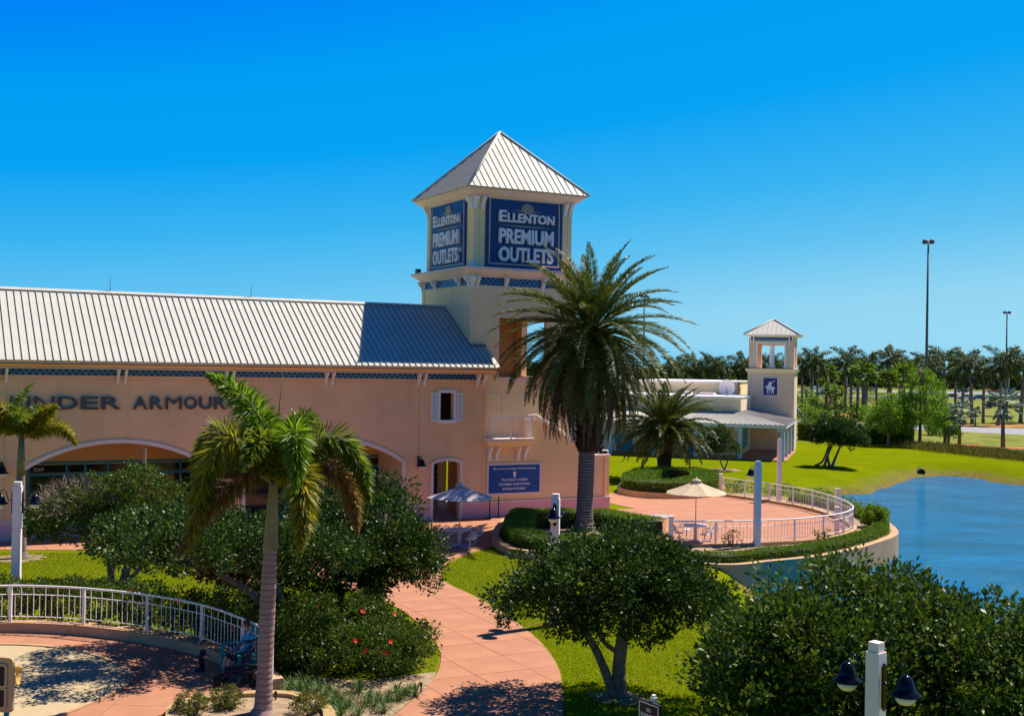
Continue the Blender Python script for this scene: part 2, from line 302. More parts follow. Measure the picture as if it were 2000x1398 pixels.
def arr_mesh(name, V, F, mats, mi=None):
    V = np.asarray(V, dtype=np.float32); F = np.asarray(F, dtype=np.int32); n, k = F.shape
    me = bpy.data.meshes.new(name); me.vertices.add(len(V)); me.vertices.foreach_set('co', V.ravel())
    me.loops.add(n * k); me.loops.foreach_set('vertex_index', F.ravel())
    me.polygons.add(n); me.polygons.foreach_set('loop_start', np.arange(0, n * k, k, dtype=np.int32)); me.polygons.foreach_set('loop_total', np.full(n, k, dtype=np.int32))
    for q in (mats if isinstance(mats, (list, tuple)) else [mats]): me.materials.append(M[q])
    if mi is not None: me.polygons.foreach_set('material_index', np.asarray(mi, dtype=np.int32))
    me.update(calc_edges=True); return me
def nrm(a): return a / (np.linalg.norm(a, axis=1, keepdims=True) + 1e-9)
def leaf_quads(P, D, size, aspect=0.5, jit=0.35):
    "one kite shaped leaf at each point P growing along D"
    n = len(P); L = size * rng.uniform(1 - jit, 1 + jit, (n, 1)); D = nrm(D)
    B = nrm(np.cross(D, rng.normal(size=(n, 3)))); U = np.cross(B, D)
    mid = P + D * L * 0.5 + U * L * 0.06
    V = np.stack([P, mid + B * L * aspect * 0.5, P + D * L, mid - B * L * aspect * 0.5], 1).reshape(-1, 3)
    return V, np.arange(4 * n).reshape(n, 4)
def smooth_curve(pts, n=8, closed=False):
    pts = [Vector(p) for p in pts]; N = len(pts); out = []
    rg = range(N) if closed else range(N - 1)
    for i in rg:
        if closed: p0, p1, p2, p3 = pts[(i - 1) % N], pts[i], pts[(i + 1) % N], pts[(i + 2) % N]
        else: p0, p1, p2, p3 = pts[max(i - 1, 0)], pts[i], pts[i + 1], pts[min(i + 2, N - 1)]
        for k in range(n):
            t = k / n
            out.append(0.5 * ((2 * p1) + (p2 - p0) * t + (2 * p0 - 5 * p1 + 4 * p2 - p3) * t * t + (3 * p1 - p0 - 3 * p2 + p3) * t ** 3))
    if not closed: out.append(pts[-1])
    return out
def resample(pts, step):
    pts = [Vector(p) for p in pts]; d = [0]
    for a, b in zip(pts, pts[1:]): d.append(d[-1] + (b - a).length)
    n = max(1, round(d[-1] / step)); out = []; k = 0
    for i in range(n + 1):
        t = d[-1] * i / n
        while k < len(d) - 2 and d[k + 1] < t: k += 1
        u = (t - d[k]) / max(1e-9, d[k + 1] - d[k]); out.append(pts[k].lerp(pts[k + 1], min(1, u)))
    return out
def offset(pts, o):
    out = []
    for i, p in enumerate(pts):
        d = (pts[min(i + 1, len(pts) - 1)] - pts[max(i - 1, 0)]); d.z = 0; d.normalize()
        out.append(p + Vector((d.y, -d.x, 0)) * o)
    return out
def wall_strip(mb, pts, o0, o1, z0, z1, m=0):
    A = offset(pts, o0); B = offset(pts, o1); zz = z1 if isinstance(z1, list) else [z1] * len(pts)
    for i in range(len(pts) - 1):
        a, b, c, d = A[i], A[i + 1], B[i + 1], B[i]
        t = lambda p, z: (p.x, p.y, z)
        mb.face([t(a, zz[i]), t(b, zz[i + 1]), t(c, zz[i + 1]), t(d, zz[i])], m)
        mb.face([t(a, z0), t(b, z0), t(b, zz[i + 1]), t(a, zz[i])], m); mb.face([t(c, z0), t(d, z0), t(d, zz[i]), t(c, zz[i + 1])], m)
    mb.face([t(A[0], z0), t(A[0], zz[0]), t(B[0], zz[0]), t(B[0], z0)], m); mb.face([t(A[-1], z0), t(B[-1], z0), t(B[-1], zz[-1]), t(A[-1], zz[-1])], m)
def clip(poly, ax, lim, sign):
    out = []
    for i in range(len(poly)):
        a, b = poly[i], poly[(i + 1) % len(poly)]; da = sign * (a[ax] - lim); db = sign * (b[ax] - lim)
        if da <= 0: out.append(a)
        if da * db < 0: t = da / (da - db); out.append((a[0] + t * (b[0] - a[0]), a[1] + t * (b[1] - a[1])))
    return out
def area(p): return 0.5 * sum(p[i][0] * p[(i + 1) % len(p)][1] - p[(i + 1) % len(p)][0] * p[i][1] for i in range(len(p)))
def inside(p, poly):
    c = False; n = len(poly)
    for i in range(n):
        a, b = poly[i], poly[i - 1]
        if (a[1] > p[1]) != (b[1] > p[1]) and p[0] < (b[0] - a[0]) * (p[1] - a[1]) / (b[1] - a[1]) + a[0]: c = not c
    return c
def slabs(name, parent, poly, cell, z0, z1, mats, gap=0.012, pale=()):
    xs = [p[0] for p in poly]; ys = [p[1] for p in poly]; k = 0
    for i in range(math.floor(min(xs) / cell), math.ceil(max(xs) / cell)):
        colp = clip(clip(poly, 0, i * cell + gap / 2, -1), 0, (i + 1) * cell - gap / 2, 1)
        if len(colp) < 3: continue
        for j in range(math.floor(min(ys) / cell), math.ceil(max(ys) / cell)):
            q = clip(clip(colp, 1, j * cell + gap / 2, -1), 1, (j + 1) * cell - gap / 2, 1)
            if len(q) < 3 or abs(area(q)) < 0.02: continue
            cx = sum(p[0] for p in q) / len(q); cy = sum(p[1] for p in q) / len(q)
            if area(q) < 0: q = q[::-1]
            mb = MB(); mb.prism([(p[0] - cx, p[1] - cy) for p in q], z0, z1 + random.uniform(0, 0.003), 0, False)
            o = mb.build(name, mats[1] if (i, j) in pale else mats[0], parent); o.location = (cx, cy, 0); k += 1
    return k
def text_mesh(name, body, h, mats, parent, loc, rot, sx=1.0, bold=0.0, depth=0.05, align='CENTER', space=1.0, width=None):
    cu = bpy.data.curves.new(name, 'FONT'); cu.body = body; cu.size = 1.0; cu.extrude = 0.02; cu.offset = bold; cu.align_x = 'LEFT'; cu.resolution_u = 3; cu.space_character = space
    tmp = bpy.data.objects.new('tmp', cu); COL.objects.link(tmp)
    dg = bpy.context.evaluated_depsgraph_get(); me = bpy.data.meshes.new_from_object(tmp.evaluated_get(dg)); bpy.data.objects.remove(tmp); bpy.data.curves.remove(cu)
    n = len(me.vertices); co = np.empty(n * 3, dtype=np.float32); me.vertices.foreach_get('co', co); co = co.reshape(-1, 3)
    lo = co.min(0); hi = co.max(0); sy = h / (hi[1] - lo[1]); sxx = (width / (hi[0] - lo[0])) if width else sy * sx
    co[:, 0] = (co[:, 0] - (lo[0] + hi[0]) / 2 if align == 'CENTER' else co[:, 0] - lo[0]) * sxx
    co[:, 1] = (co[:, 1] - lo[1]) * sy; co[:, 2] = (co[:, 2] > 0) * depth
    me.vertices.foreach_set('co', co.ravel()); me.materials.clear(); me.materials.append(M[mats]); me.name = name; me.update()
    return link(name, me, parent, loc, rot)

TH = R(27.5); E1 = Vector((math.cos(TH), math.sin(TH), 0)); E2 = Vector((-math.sin(TH), math.cos(TH), 0))
C0 = at(946, 1011)
def loc2(p):
    d = Vector((p[0], p[1], 0)) - Vector((C0.x, C0.y, 0)); return (d.dot(E1), d.dot(E2))
def wld(a, s, z=0): return C0 + E1 * a + E2 * s + Vector((0, 0, z))

# ------------------------------------------------------------------ ground, pond, meadow, roads
POND = [(10.2, 47.6), (13, 49.5), (15.5, 53), (16.5, 57), (17.5, 63), (17.5, 70), (20, 78), tuple(at(1650, 966, -1)[:2]), tuple(at(1690, 964, -1)[:2]), tuple(at(1735, 950, -1)[:2]), tuple(at(1760, 940, -1)[:2]), tuple(at(1790, 932, -1)[:2]), tuple(at(1830, 929, -1)[:2]), tuple(at(1900, 934, -1)[:2]),
        tuple(at(2000, 948, -1)[:2]), (50, 84), (60, 74), (62, 50), (50, 33), (30, 25), (14, 24.5), (10.4, 28), (9.6, 36), (9.3, 44)]
POND = [tuple(p[:2]) for p in smooth_curve([(x, y, 0) for x, y in POND], 4, True)]
def axis(dense0, dense1, step, lo, hi):
    a = list(np.arange(dense0, dense1 + 1e-6, step)); s = step; x = dense1
    while x < hi: s *= 1.25; x += s; a.append(x)
    s = step; x = dense0; b = []
    while x > lo: s *= 1.25; x -= s; b.append(x)
    return np.array(b[::-1] + a)
gx = axis(-4, 66, 0.7, -4000, 4500); gy = axis(20, 112, 0.7, -300, 7000)
X, Y = np.meshgrid(gx, gy, indexing='ij'); P = np.stack([X.ravel(), Y.ravel()], 1)
poly = np.array(POND); d2 = np.full(len(P), 1e9); ins = np.zeros(len(P), bool)
for i in range(len(poly)):
    a = poly[i]; b = poly[(i + 1) % len(poly)]; ab = b - a; t = np.clip(((P - a) @ ab) / (ab @ ab + 1e-9), 0, 1)
    d2 = np.minimum(d2, np.linalg.norm(P - (a + t[:, None] * ab), axis=1))
    c = ((a[1] > P[:, 1]) != (b[1] > P[:, 1])) & (P[:, 0] < (b[0] - a[0]) * (P[:, 1] - a[1]) / (b[1] - a[1] + 1e-12) + a[0]); ins ^= c
sd_ = np.where(ins, -d2, d2)
nzz = 0.35 * np.sin(P[:, 0] * 0.9 + 1) * np.cos(P[:, 1] * 0.7) + 0.2 * np.sin(P[:, 0] * 2.1) * np.sin(P[:, 1] * 1.7)
sdn = sd_ + nzz * np.clip(1 - np.abs(sd_) / 4, 0, 1)
farw = np.clip((P[:, 1] - 70) / 20, 0, 1); wd = 2.2 + 3.0 * farw
H = np.where(sdn > 0, -1.0 + 1.0 * np.sin(np.clip(sdn / wd, 0, 1) * math.pi / 2) ** 1.0, -1.0 + np.clip(sdn, -4, 0) * 0.4)
ix = np.arange(len(P)).reshape(X.shape)
F = np.stack([ix[:-1, :-1].ravel(), ix[1:, :-1].ravel(), ix[1:, 1:].ravel(), ix[:-1, 1:].ravel()], 1)
gme = arr_mesh('ground', np.c_[P, H], F, 'lawn'); gme.polygons.foreach_set('use_smooth', np.ones(len(F), bool))
struct(link('ground', gme))
mb = MB(); mb.face([(8, 22, -1.0), (64, 22, -1.0), (64, 104, -1.0), (8, 104, -1.0)]); struct(mb.build('water', 'water'))
def sheet(name, pts, z, m):
    q = [(p[0], p[1]) for p in pts]
    if area(q) < 0: q = q[::-1]
    mb = MB(); mb.face([(x, y, z) for x, y in q]); return struct(mb.build(name, m))
# rougher grass past the mown lawn, then the roads
mlow = [at(1555, 862), at(1700, 868), at(1800, 872), at(1900, 878), at(2000, 889), at(2150, 905)]
sheet('meadow', mlow + [Vector((400, 150, 0)), Vector((700, 560, 0)), Vector((-300, 560, 0)), Vector((-80, 150, 0)), Vector((20, 134, 0))], 0.004, 'meadow')
sheet('service_road', [at(1540, 822), at(1700, 826), at(1860, 833), at(2000, 837), at(2300, 846), at(2300, 864), at(2000, 849.5), at(1860, 842), at(1700, 833), at(1540, 827)], 0.012, 'asphalt')
sheet('highway', [Vector((-600, 430, 0)), Vector((1200, 430, 0)), Vector((1200, 466, 0)), Vector((-600, 466, 0))], 0.02, 'asphalt')
sheet('second_highway', [Vector((-600, 385, 0)), Vector((1200, 300, 0)), Vector((1200, 318, 0)), Vector((-600, 403, 0))], 0.016, 'asphalt')
for k, (px, py, r) in enumerate([(1905, 832, 4), (1940, 833, 3), (1988, 832, 4), (1960, 875, 2.3), (1892, 869, 2.0), (1670, 812, 5), (1760, 808, 6)]):
    c = at(px, py); sheet('mulch_patch', [(c.x + r * math.cos(t) * random.uniform(.8, 1.2), c.y + r * .8 * math.sin(t) * random.uniform(.8, 1.2)) for t in np.arange(0, 6.2, 0.42)], 0.02 + 0.004 * k, 'mulch')

# paved promenade along the arcade, plaza and curving path, laid in scored slabs on the building's grid
pave = struct(bpy.data.objects.new('promenade', None)); COL.objects.link(pave); pave.location = C0; pave.rotation_euler = (0, 0, TH)
left_edge = [at(340, 1078), at(496, 1108), at(640, 1135), at(700, 1158), at(770, 1185), at(800, 1203), at(836, 1235), at(857, 1268), at(861, 1290), at(850, 1322), at(805, 1368), at(768, 1400), at(700, 1470), at(650, 1560)]
right_edge = [at(1080, 1560), at(1098, 1470), at(1101, 1400), at(1095, 1320), at(1075, 1278), at(1040, 1240), at(985, 1200), at(930, 1166), at(880, 1143), at(862, 1128), at(866, 1106), at(905, 1085), at(966, 1066)]
left_edge = smooth_curve(left_edge, 4); right_edge = smooth_curve(right_edge, 4)
promenade = [(-40, 0.6), (-40, -2.3), loc2(at(0, 1074)), loc2(at(180, 1075))] + [loc2(p) for p in left_edge + right_edge] + [loc2(at(975, 1040)), loc2(at(1000, 1018)), loc2(at(1100, 1021)), loc2(at(1190, 1020)), (9.5, -4), (9.5, 0.6)]
pale = {(0, -17), (0, -18), (1, -17)}
slabs('paving_slab', pave, promenade, 1.5, -0.06, 0.02, ('paving', 'pavingpale'), 0.016, pale=pale)
sb = [(wld(a, s).x, wld(a, s).y) for a, s in promenade]
o = sheet('path_bed', sb, 0.006, 'joint')

RAIL = smooth_curve([(7.03, 51.1, 0), (8.84, 51.31, 0), (10.72, 51.81, 0), (12.72, 52.64, 0), (14.3, 53.8, 0), (15.7, 55.3, 0), (16.75, 57.4, 0), (17.15, 60, 0), (17.06, 62.8, 0), (16.5, 65.8, 0), (15.34, 68.3, 0), (14.1, 70.2, 0), (12.86, 71.9, 0)], 8)
terr_in = [(p.x, p.y) for p in offset(RAIL, -0.12)]
terr_poly = terr_in + [tuple(at(1385, 972)[:2]), tuple(at(1300, 972)[:2]), tuple(at(1235, 967)[:2]), tuple(at(1200, 962)[:2])] + [tuple(wld(9.5, 6)[:2]), tuple(wld(9.5, -4)[:2]), tuple(at(1190, 1022)[:2]), (6.2, 54)]
terrace = struct(bpy.data.objects.new('terrace', None)); COL.objects.link(terrace); terrace.location = C0; terrace.rotation_euler = (0, 0, TH)
slabs('paving_slab', terrace, [loc2(p) for p in terr_poly], 3.0, -0.06, 0.022, ('paving', 'pavingpale'), 0.014)
sheet('terrace_bed', terr_poly, 0.010, 'joint')
sheet('tower_floor', [wld(-4, 0.5), wld(7.2, 0.5), wld(7.2, 9), wld(-4, 9)], 0.014, 'concrete')
tag(MB_ := (lambda mb: (mb.lathe([(0.72, 0.024), (0.72, 0.05), (0.66, 0.055), (0.6, 0.045), (0.02, 0.045)], 28), mb.build('drain_cover', 'drain'))[1])(MB()), 'round flat grey cover set in the pink terrace floor', 'ground cover').location = at(1292, 1009)

# terrace planter: soil, curb under the railing, low outer retaining wall
WALL = smooth_curve([at(992, 1022), at(974, 1042), at(968, 1062), at(985, 1078), at(1025, 1090), (3.0, 46.9, 0), (6.0, 47.4, 0), at(1420, 1104), at(1500, 1097), at(1580, 1089), at(1650, 1077), at(1710, 1060), at(1748, 1043), (19.3, 60.5, 0), (19.2, 64, 0), (18.3, 67.8, 0), (16.6, 70.8, 0), (14.6, 73.2, 0)], 6)
soilpoly = [(p.x, p.y) for p in WALL] + [(12.8, 72.2)] + [(p.x, p.y) for p in reversed(offset(RAIL, 0.1))] + [(6.6, 54.5), tuple(at(1190, 1024)[:2]), tuple(at(1100, 1022)[:2])]
sheet('planter_soil', soilpoly, 0.03, 'soil')
mb = MB(); zt = [0.34 if p.x < 4 else max(0.06, 0.34 - (p.x - 4) * 0.09) for p in WALL]
wall_strip(mb, WALL, -0.16, 0.16, -2.4, zt); tag(mb.build('retaining_wall', 'retain'), 'curved tan retaining wall round the terrace planter, standing in the pond', 'wall')
mb = MB(); wall_strip(mb, RAIL, -0.12, 0.18, -0.05, 0.16); tag(mb.build('terrace_kerb', 'retain'), 'low brown kerb under the curved terrace railing', 'kerb')

# play plaza at the lower left
PR = smooth_curve([at(-140, 1216, 0.3), at(0, 1213, 0.3), at(60, 1213, 0.3), at(160, 1218, 0.3), at(282, 1232, 0.3), at(383, 1252, 0.3), at(450, 1276, 0.3), at(500, 1300, 0.3), at(530, 1326, 0.3)], 8)
pin = offset(PR, 0.22)
for p in PR + pin: p.z = 0
plaza_w = [(p.x, p.y) for p in pin] + [tuple(at(545, 1362)[:2])] + [tuple(at(x, y)[:2]) for x, y in [(520, 1360), (460, 1362), (400, 1368), (345, 1384), (300, 1402), (250, 1440)]] + [(-9.5, 20), (-20, 20)]
sandc = Vector((-13.3, 27.4, 0)); sr = 4.15
sandp = [(sandc.x + sr * math.cos(t) * (1.0 + 0.03 * math.sin(5 * t)), sandc.y + sr * math.sin(t)) for t in np.linspace(0, 2 * math.pi, 48, endpoint=False)]
play = struct(bpy.data.objects.new('play_plaza', None)); COL.objects.link(play)
slabs('paving_slab', play, plaza_w, 2.2, -0.06, 0.02, ('paving', 'pavingpale'), 0.014)
sheet('plaza_bed', plaza_w, 0.006, 'joint')
mb = MB(); mb.prism(sandp, -0.05, 0.045); s_ = mb.build('sand', 'sand'); struct(s_)
mb = MB(); ring = [Vector((sandc.x + (sr + .07) * math.cos(t) * (1.0 + 0.03 * math.sin(5 * t)), sandc.y + (sr + .07) * math.sin(t), 0)) for t in np.linspace(-1.2, 2.6, 50)]
wall_strip(mb, ring, -0.06, 0.06, 0, 0.075); tag(mb.build('sandpit_kerb', 'retain'), 'thin dark curved edging around the playground sand', 'kerb')
mb = MB(); wall_strip(mb, PR, -0.3, 0.2, -0.05, 0.3); tag(mb.build('low_wall', 'retain'), 'low tan wall under the white railing round the play area', 'wall')
# palm bed with tan curb at the bottom
bed = smooth_curve([at(x, y) for x, y in [(330, 1390), (400, 1368), (460, 1361), (520, 1359), (580, 1362), (625, 1380), (652, 1400), (640, 1450), (560, 1500), (430, 1500), (340, 1440)]], 6, True)
sheet('bed_sand', bed, 0.05, 'soil')
mb = MB(); wall_strip(mb, bed + [bed[0]], -0.02, 0.24, -0.02, 0.14); tag(mb.build('bed_kerb', 'curbtan'), 'tan concrete kerb curving round the palm bed at bottom of frame', 'kerb')
sheet('bare_soil', [at(540, 1335), at(620, 1322), at(700, 1330), at(800, 1318), at(852, 1312), at(846, 1330), at(800, 1370), at(768, 1398), at(700, 1470), at(640, 1420), at(600, 1370), at(545, 1362)], 0.013, 'soil')

# ------------------------------------------------------------------ buildings: shared helpers (x along the facade, y inward, z up)
def cutwall(mb, a0, a1, y0, y1, z0, z1, holes, m=0, mr=0, ax=0):
    """wall with openings; hole = (left, right, bottom, top function or number, steps). ax=1: wall runs along y"""
    def q(a, y, z): return (a, y, z) if ax == 0 else (y, a, z)
    br = {a0, a1}
    for (l, r_, b, t, n) in holes:
        for k in range(n + 1): br.add(round(l + (r_ - l) * k / n, 5))
    br = sorted(x for x in br if a0 - 1e-6 <= x <= a1 + 1e-6)
    tf = lambda t, a: t(a) if callable(t) else t
    for u, v in zip(br, br[1:]):
        mid = (u + v) / 2; hs_ = sorted([h for h in holes if h[0] < mid < h[1]], key=lambda h: h[2])
        segs = []; zu = zv = z0
        for h in hs_:
            if h[2] > zu + 1e-6: segs.append((zu, zv, h[2], h[2]))
            tu, tv = tf(h[3], u), tf(h[3], v)
            mb.face([q(u, y0, tu), q(v, y0, tv), q(v, y1, tv), q(u, y1, tu)], mr)
            if h[2] > z0: mb.face([q(u, y0, h[2]), q(v, y0, h[2]), q(v, y1, h[2]), q(u, y1, h[2])], mr)
            zu, zv = tu, tv
        segs.append((zu, zv, z1, z1))
        for (b0, b1, t0, t1) in segs:
            mb.face([q(u, y0, b0), q(v, y0, b1), q(v, y0, t1), q(u, y0, t0)], m); mb.face([q(u, y1, b0), q(u, y1, t0), q(v, y1, t1), q(v, y1, b1)], m)
    for h in holes:
        for a in (h[0], h[1]):
            mb.face([q(a, y0, h[2]), q(a, y1, h[2]), q(a, y1, tf(h[3], a)), q(a, y0, tf(h[3], a))], mr)
    for a in (a0, a1): mb.face([q(a, y0, z0), q(a, y1, z0), q(a, y1, z1), q(a, y0, z1)], m)
    mb.face([q(a0, y0, z1), q(a1, y0, z1), q(a1, y1, z1), q(a0, y1, z1)], m)
def arch(c, half, zs, zt):
    rr = (half * half + (zt - zs) ** 2) / (2 * (zt - zs))
    return lambda a: zt - rr + math.sqrt(max(0, rr * rr - (a - c) ** 2))
def archframe(c, half, zs, zt, wd, y0, y1, zb=0.0, n=24):
    "moulded frame round an arched opening"
    mb = MB(); f = arch(c, half, zs, zt); inn = [(c - half, zb)] + [(c - half + 2 * half * k / n, f(c - half + 2 * half * k / n)) for k in range(n + 1)] + [(c + half, zb)]
    out = []
    for i, (a, z) in enumerate(inn):
        if i in (0, 1): p = (a - wd, z + (wd * .3 if i else 0))
        elif i in (len(inn) - 1, len(inn) - 2): p = (a + wd, z + (wd * .3 if i == len(inn) - 2 else 0))
        else:
            dx = inn[i + 1][0] - inn[i - 1][0]; dz = inn[i + 1][1] - inn[i - 1][1]; L = math.hypot(dx, dz); p = (a - dz / L * wd, z + dx / L * wd)
        out.append(p)
    for i in range(len(inn) - 1):
        a, b, c_, d = inn[i], inn[i + 1], out[i + 1], out[i]
        mb.face([(a[0], y0, a[1]), (b[0], y0, b[1]), (c_[0], y0, c_[1]), (d[0], y0, d[1])][::-1])
        mb.face([(d[0], y0, d[1]), (c_[0], y0, c_[1]), (c_[0], y1, c_[1]), (d[0], y1, d[1])]); mb.face([(a[0], y0, a[1]), (b[0], y0, b[1]), (b[0], y1, b[1]), (a[0], y1, a[1])])
    return mb
def tileband(a0, a1, y, z0, rows, size, ax=0, sgn=-1):
    mb = MB(); n = int((a1 - a0) / size)
    for i in range(n):
        for j in range(rows):
            a = a0 + i * (a1 - a0) / n; b = a + (a1 - a0) / n - 0.008; z = z0 + j * size
            dk = (i + j) % 2 == 0; d = 0.020 if dk else 0.012
            if ax == 0: P_ = [(a, y + sgn * d, z), (b, y + sgn * d, z), (b, y + sgn * d, z + size - 0.008), (a, y + sgn * d, z + size - 0.008)]; back = [(p[0], y, p[2]) for p in P_]
            else: P_ = [(y + sgn * d, a, z), (y + sgn * d, b, z), (y + sgn * d, b, z + size - 0.008), (y + sgn * d, a, z + size - 0.008)]; back = [(y, p[1], p[2]) for p in P_]
            mb.face(P_, 0 if dk else 1); 
            for k in range(4): mb.face([P_[k], P_[(k + 1) % 4], back[(k + 1) % 4], back[k]], 0 if dk else 1)
            if not dk:
                q = size * 0.3; e = 0.004
                mb.face([tuple(Vector(P_[0]).lerp(Vector(P_[2]), .35) + (Vector((0, sgn * e, 0)) if ax == 0 else Vector((sgn * e, 0, 0)))),
                         tuple(Vector(P_[1]).lerp(Vector(P_[3]), .35) + (Vector((0, sgn * e, 0)) if ax == 0 else Vector((sgn * e, 0, 0)))),
                         tuple(Vector(P_[2]).lerp(Vector(P_[0]), .35) + (Vector((0, sgn * e, 0)) if ax == 0 else Vector((sgn * e, 0, 0)))),
                         tuple(Vector(P_[3]).lerp(Vector(P_[1]), .35) + (Vector((0, sgn * e, 0)) if ax == 0 else Vector((sgn * e, 0, 0))))], 0)
    return mb
def bracket_mesh(h=0.62, w=0.10, d=0.42):
    "curved console bracket, its back on y=0, hanging below z=0, projecting to -y"
    mb = MB(); prof = [(0, 0), (-d, 0), (-d, -0.10), (-d * .82, -0.20), (-d * .55, -0.30), (-d * .38, -h * .62), (-d * .30, -h), (0, -h)]
    mb.ext([(-w / 2, y, z) for y, z in prof], (w, 0, 0)); return mb.mesh('bracket', 'white')
def seam_panel(wd, L, mname='roof_panel', top=None):
    "metal roof pan with a raised seam on its left edge; x across, y up the slope, z normal"
    mb = MB(); mb.box(0.006, wd, 0, L, -0.02, 0, 0); mb.box(-0.008, 0.008, 0, L, -0.02, 0.05, 1); return mb.mesh(mname, ['roofmetal', 'seam'])

# ------------------------------------------------------------------ arcade wing
wing = thing('arcade_building', 'long two-storey peach arcade with pale metal roof and arched openings, left of the sign tower', 'building', C0, TH)
AL = -34.0
ar1 = arch(-17.85, 3.85, 2.92, 4.05); ar2 = arch(-8.4, 3.85, 2.92, 4.05); ar0 = arch(-27.3, 3.85, 2.92, 4.05); dra = arch(-2.15, 0.72, 2.8, 2.93)
holes = [(-21.7, -14.0, 0, ar1, 24), (-12.25, -4.55, 0, ar2, 24), (-31.15, -23.45, 0, ar0, 24), (-2.87, -1.43, 0, dra, 8), (-2.56, -1.84, 4.97, 6.31, 1)]
mb = MB(); cutwall(mb, AL, 0, 0, 0.3, 0, 7.62, holes); mb.build('wall', 'peach', wing)
mb = MB()
cutwall(mb, 0.3, 8.3, -0.3, -0.002, 0, 7.6, [(3.9, 7.9, 0, 3.0, 1)], ax=1); mb.ext([(-0.3, -0.1, 7.6), (-0.3, 8.7, 7.6), (-0.3, 4.3, 10.55)], (0.296, 0, 0)); mb.build('gable_wall', 'cream', wing)
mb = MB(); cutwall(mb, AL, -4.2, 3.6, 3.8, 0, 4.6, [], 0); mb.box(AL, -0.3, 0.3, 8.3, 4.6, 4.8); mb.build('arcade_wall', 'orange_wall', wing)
mb = MB(); mb.box(AL, -0.3, 8.1, 8.3, 0, 7.6); mb.box(AL, -0.3, 3.8, 8.1, 6.5, 6.6); mb.build('rear_wall', 'peach', wing)
mb = MB(); mb.box(AL, -4.4, 0.3, 3.6, 0.0, 0.03); mb.build('arcade_floor', 'concrete', wing)
# passage behind the doorway
mb = MB(); cutwall(mb, -1.62, 0.0, 3.6, 3.8, 0, 4.6, [(-1.0, -0.12, 0.0, 3.6, 1)]); mb.box(-4.4, -4.2, 0.3, 8.1, 0, 4.6); mb.build('passage_wall', 'tan', wing)
st = tileband(-1.6, -1.04, 3.6, 0.9, 14, 0.16); stuff(st.build('tile_panel', ['tiledark', 'tilelight'], wing))
# plinth segments
for (u, v) in ((AL, -31.15), (-23.45, -21.7), (-14.0, -12.25), (-4.55, -2.87), (-1.43, 0.0)):
    mb = MB(); mb.box(u + .01, v - .01, -0.06, 0, 0, 0.76, 0); mb.box(u + .01, v - .01, -0.08, 0, 0.762, 0.82, 1); mb.build('plinth', ['lilac', 'pinktrim'], wing)
for c in (-17.85, -8.4, -27.3): archframe(c, 3.85, 2.92, 4.05, 0.17, -0.07, 0.02).build('arch_frame', 'pinktrim', wing)
archframe(-2.15, 0.72, 2.8, 2.93, 0.15, -0.07, 0.02, n=8).build('door_frame', 'pinktrim', wing)
# mouldings and wall joints
mb = MB(); mb.box(AL, -0.002, -0.05, 0, 6.93, 6.98); mb.box(AL, -0.002, -0.03, 0, 6.76, 6.80); mb.build('moulding', 'peach', wing)
for a in (-22.45, -13.15, -3.7, -0.18):
    mb = MB(); mb.box(a, a + 0.025, -0.012, 0.0, 0.82, 6.75); mb.build('wall_joint', 'orange_wall', wing)
stuff(tileband(AL, -0.05, 0, 6.99, 3, 0.132).build('tile', ['tiledark', 'tilelight'], wing))
br = bracket_mesh()
for a in (-31.8, -27.4, -22.6, -17.8, -13.1, -8.36, -3.62):
    for da in (-0.16, 0.16): link('bracket', br, wing, (a + da, 0, 7.285))
for a in (-0.55, -0.2): link('bracket', br, wing, (a, 0, 7.285))
mb = MB(); mb.ext([(AL, -0.002, 7.29), (AL, -0.46, 7.31), (AL, -0.76, 7.55), (AL, -0.002, 7.66)], (-AL + 0.30, 0, 0)); mb.build('soffit', 'peach', wing)
mb = MB(); mb.box(AL, 0.29, -0.52, -0.44, 7.262, 7.308); mb.build('soffit_trim', 'pinktrim', wing)
mb = MB(); mb.box(AL, 0.36, -0.82, -0.762, 7.50, 7.59); mb.build('fascia', 'peach', wing)
# window with shutters
wn = bpy.data.objects.new('window', None); COL.objects.link(wn); wn.parent = wing
mb = MB()
mb.box(-2.68, -2.56, -0.05, 0.05, 4.97, 6.31); mb.box(-1.84, -1.72, -0.05, 0.05, 4.97, 6.31); mb.box(-2.70, -1.70, -0.09, 0.05, 6.312, 6.46); mb.box(-2.70, -1.70, -0.09, 0.05, 4.82, 4.968); mb.build('frame', 'white', wn)
for (u, v) in ((-3.05, -2.72), (-1.68, -1.35)):
    mb = MB(); mb.box(u, u + .05, -0.06, -0.005, 4.92, 6.32); mb.box(v - .05, v, -0.06, -0.005, 4.92, 6.32); mb.box(u + .05, v - .05, -0.06, -0.005, 4.92, 4.99); mb.box(u + .05, v - .05, -0.06, -0.005, 6.25, 6.32)
    for k in range(18):
        z = 5.0 + k * 0.069; mb.face([(u + .05, -0.052, z), (v - .05, -0.052, z), (v - .05, -0.015, z + .06), (u + .05, -0.015, z + .06)])
    mb.box(u + .05, v - .05, -0.012, -0.005, 4.99, 6.25); mb.build('shutter', 'white', wn)
mb = MB(); mb.box(-4.2, -0.4, 2.2, 2.3, 4.8, 6.5); mb.build('room_wall', 'brownroom', wing)
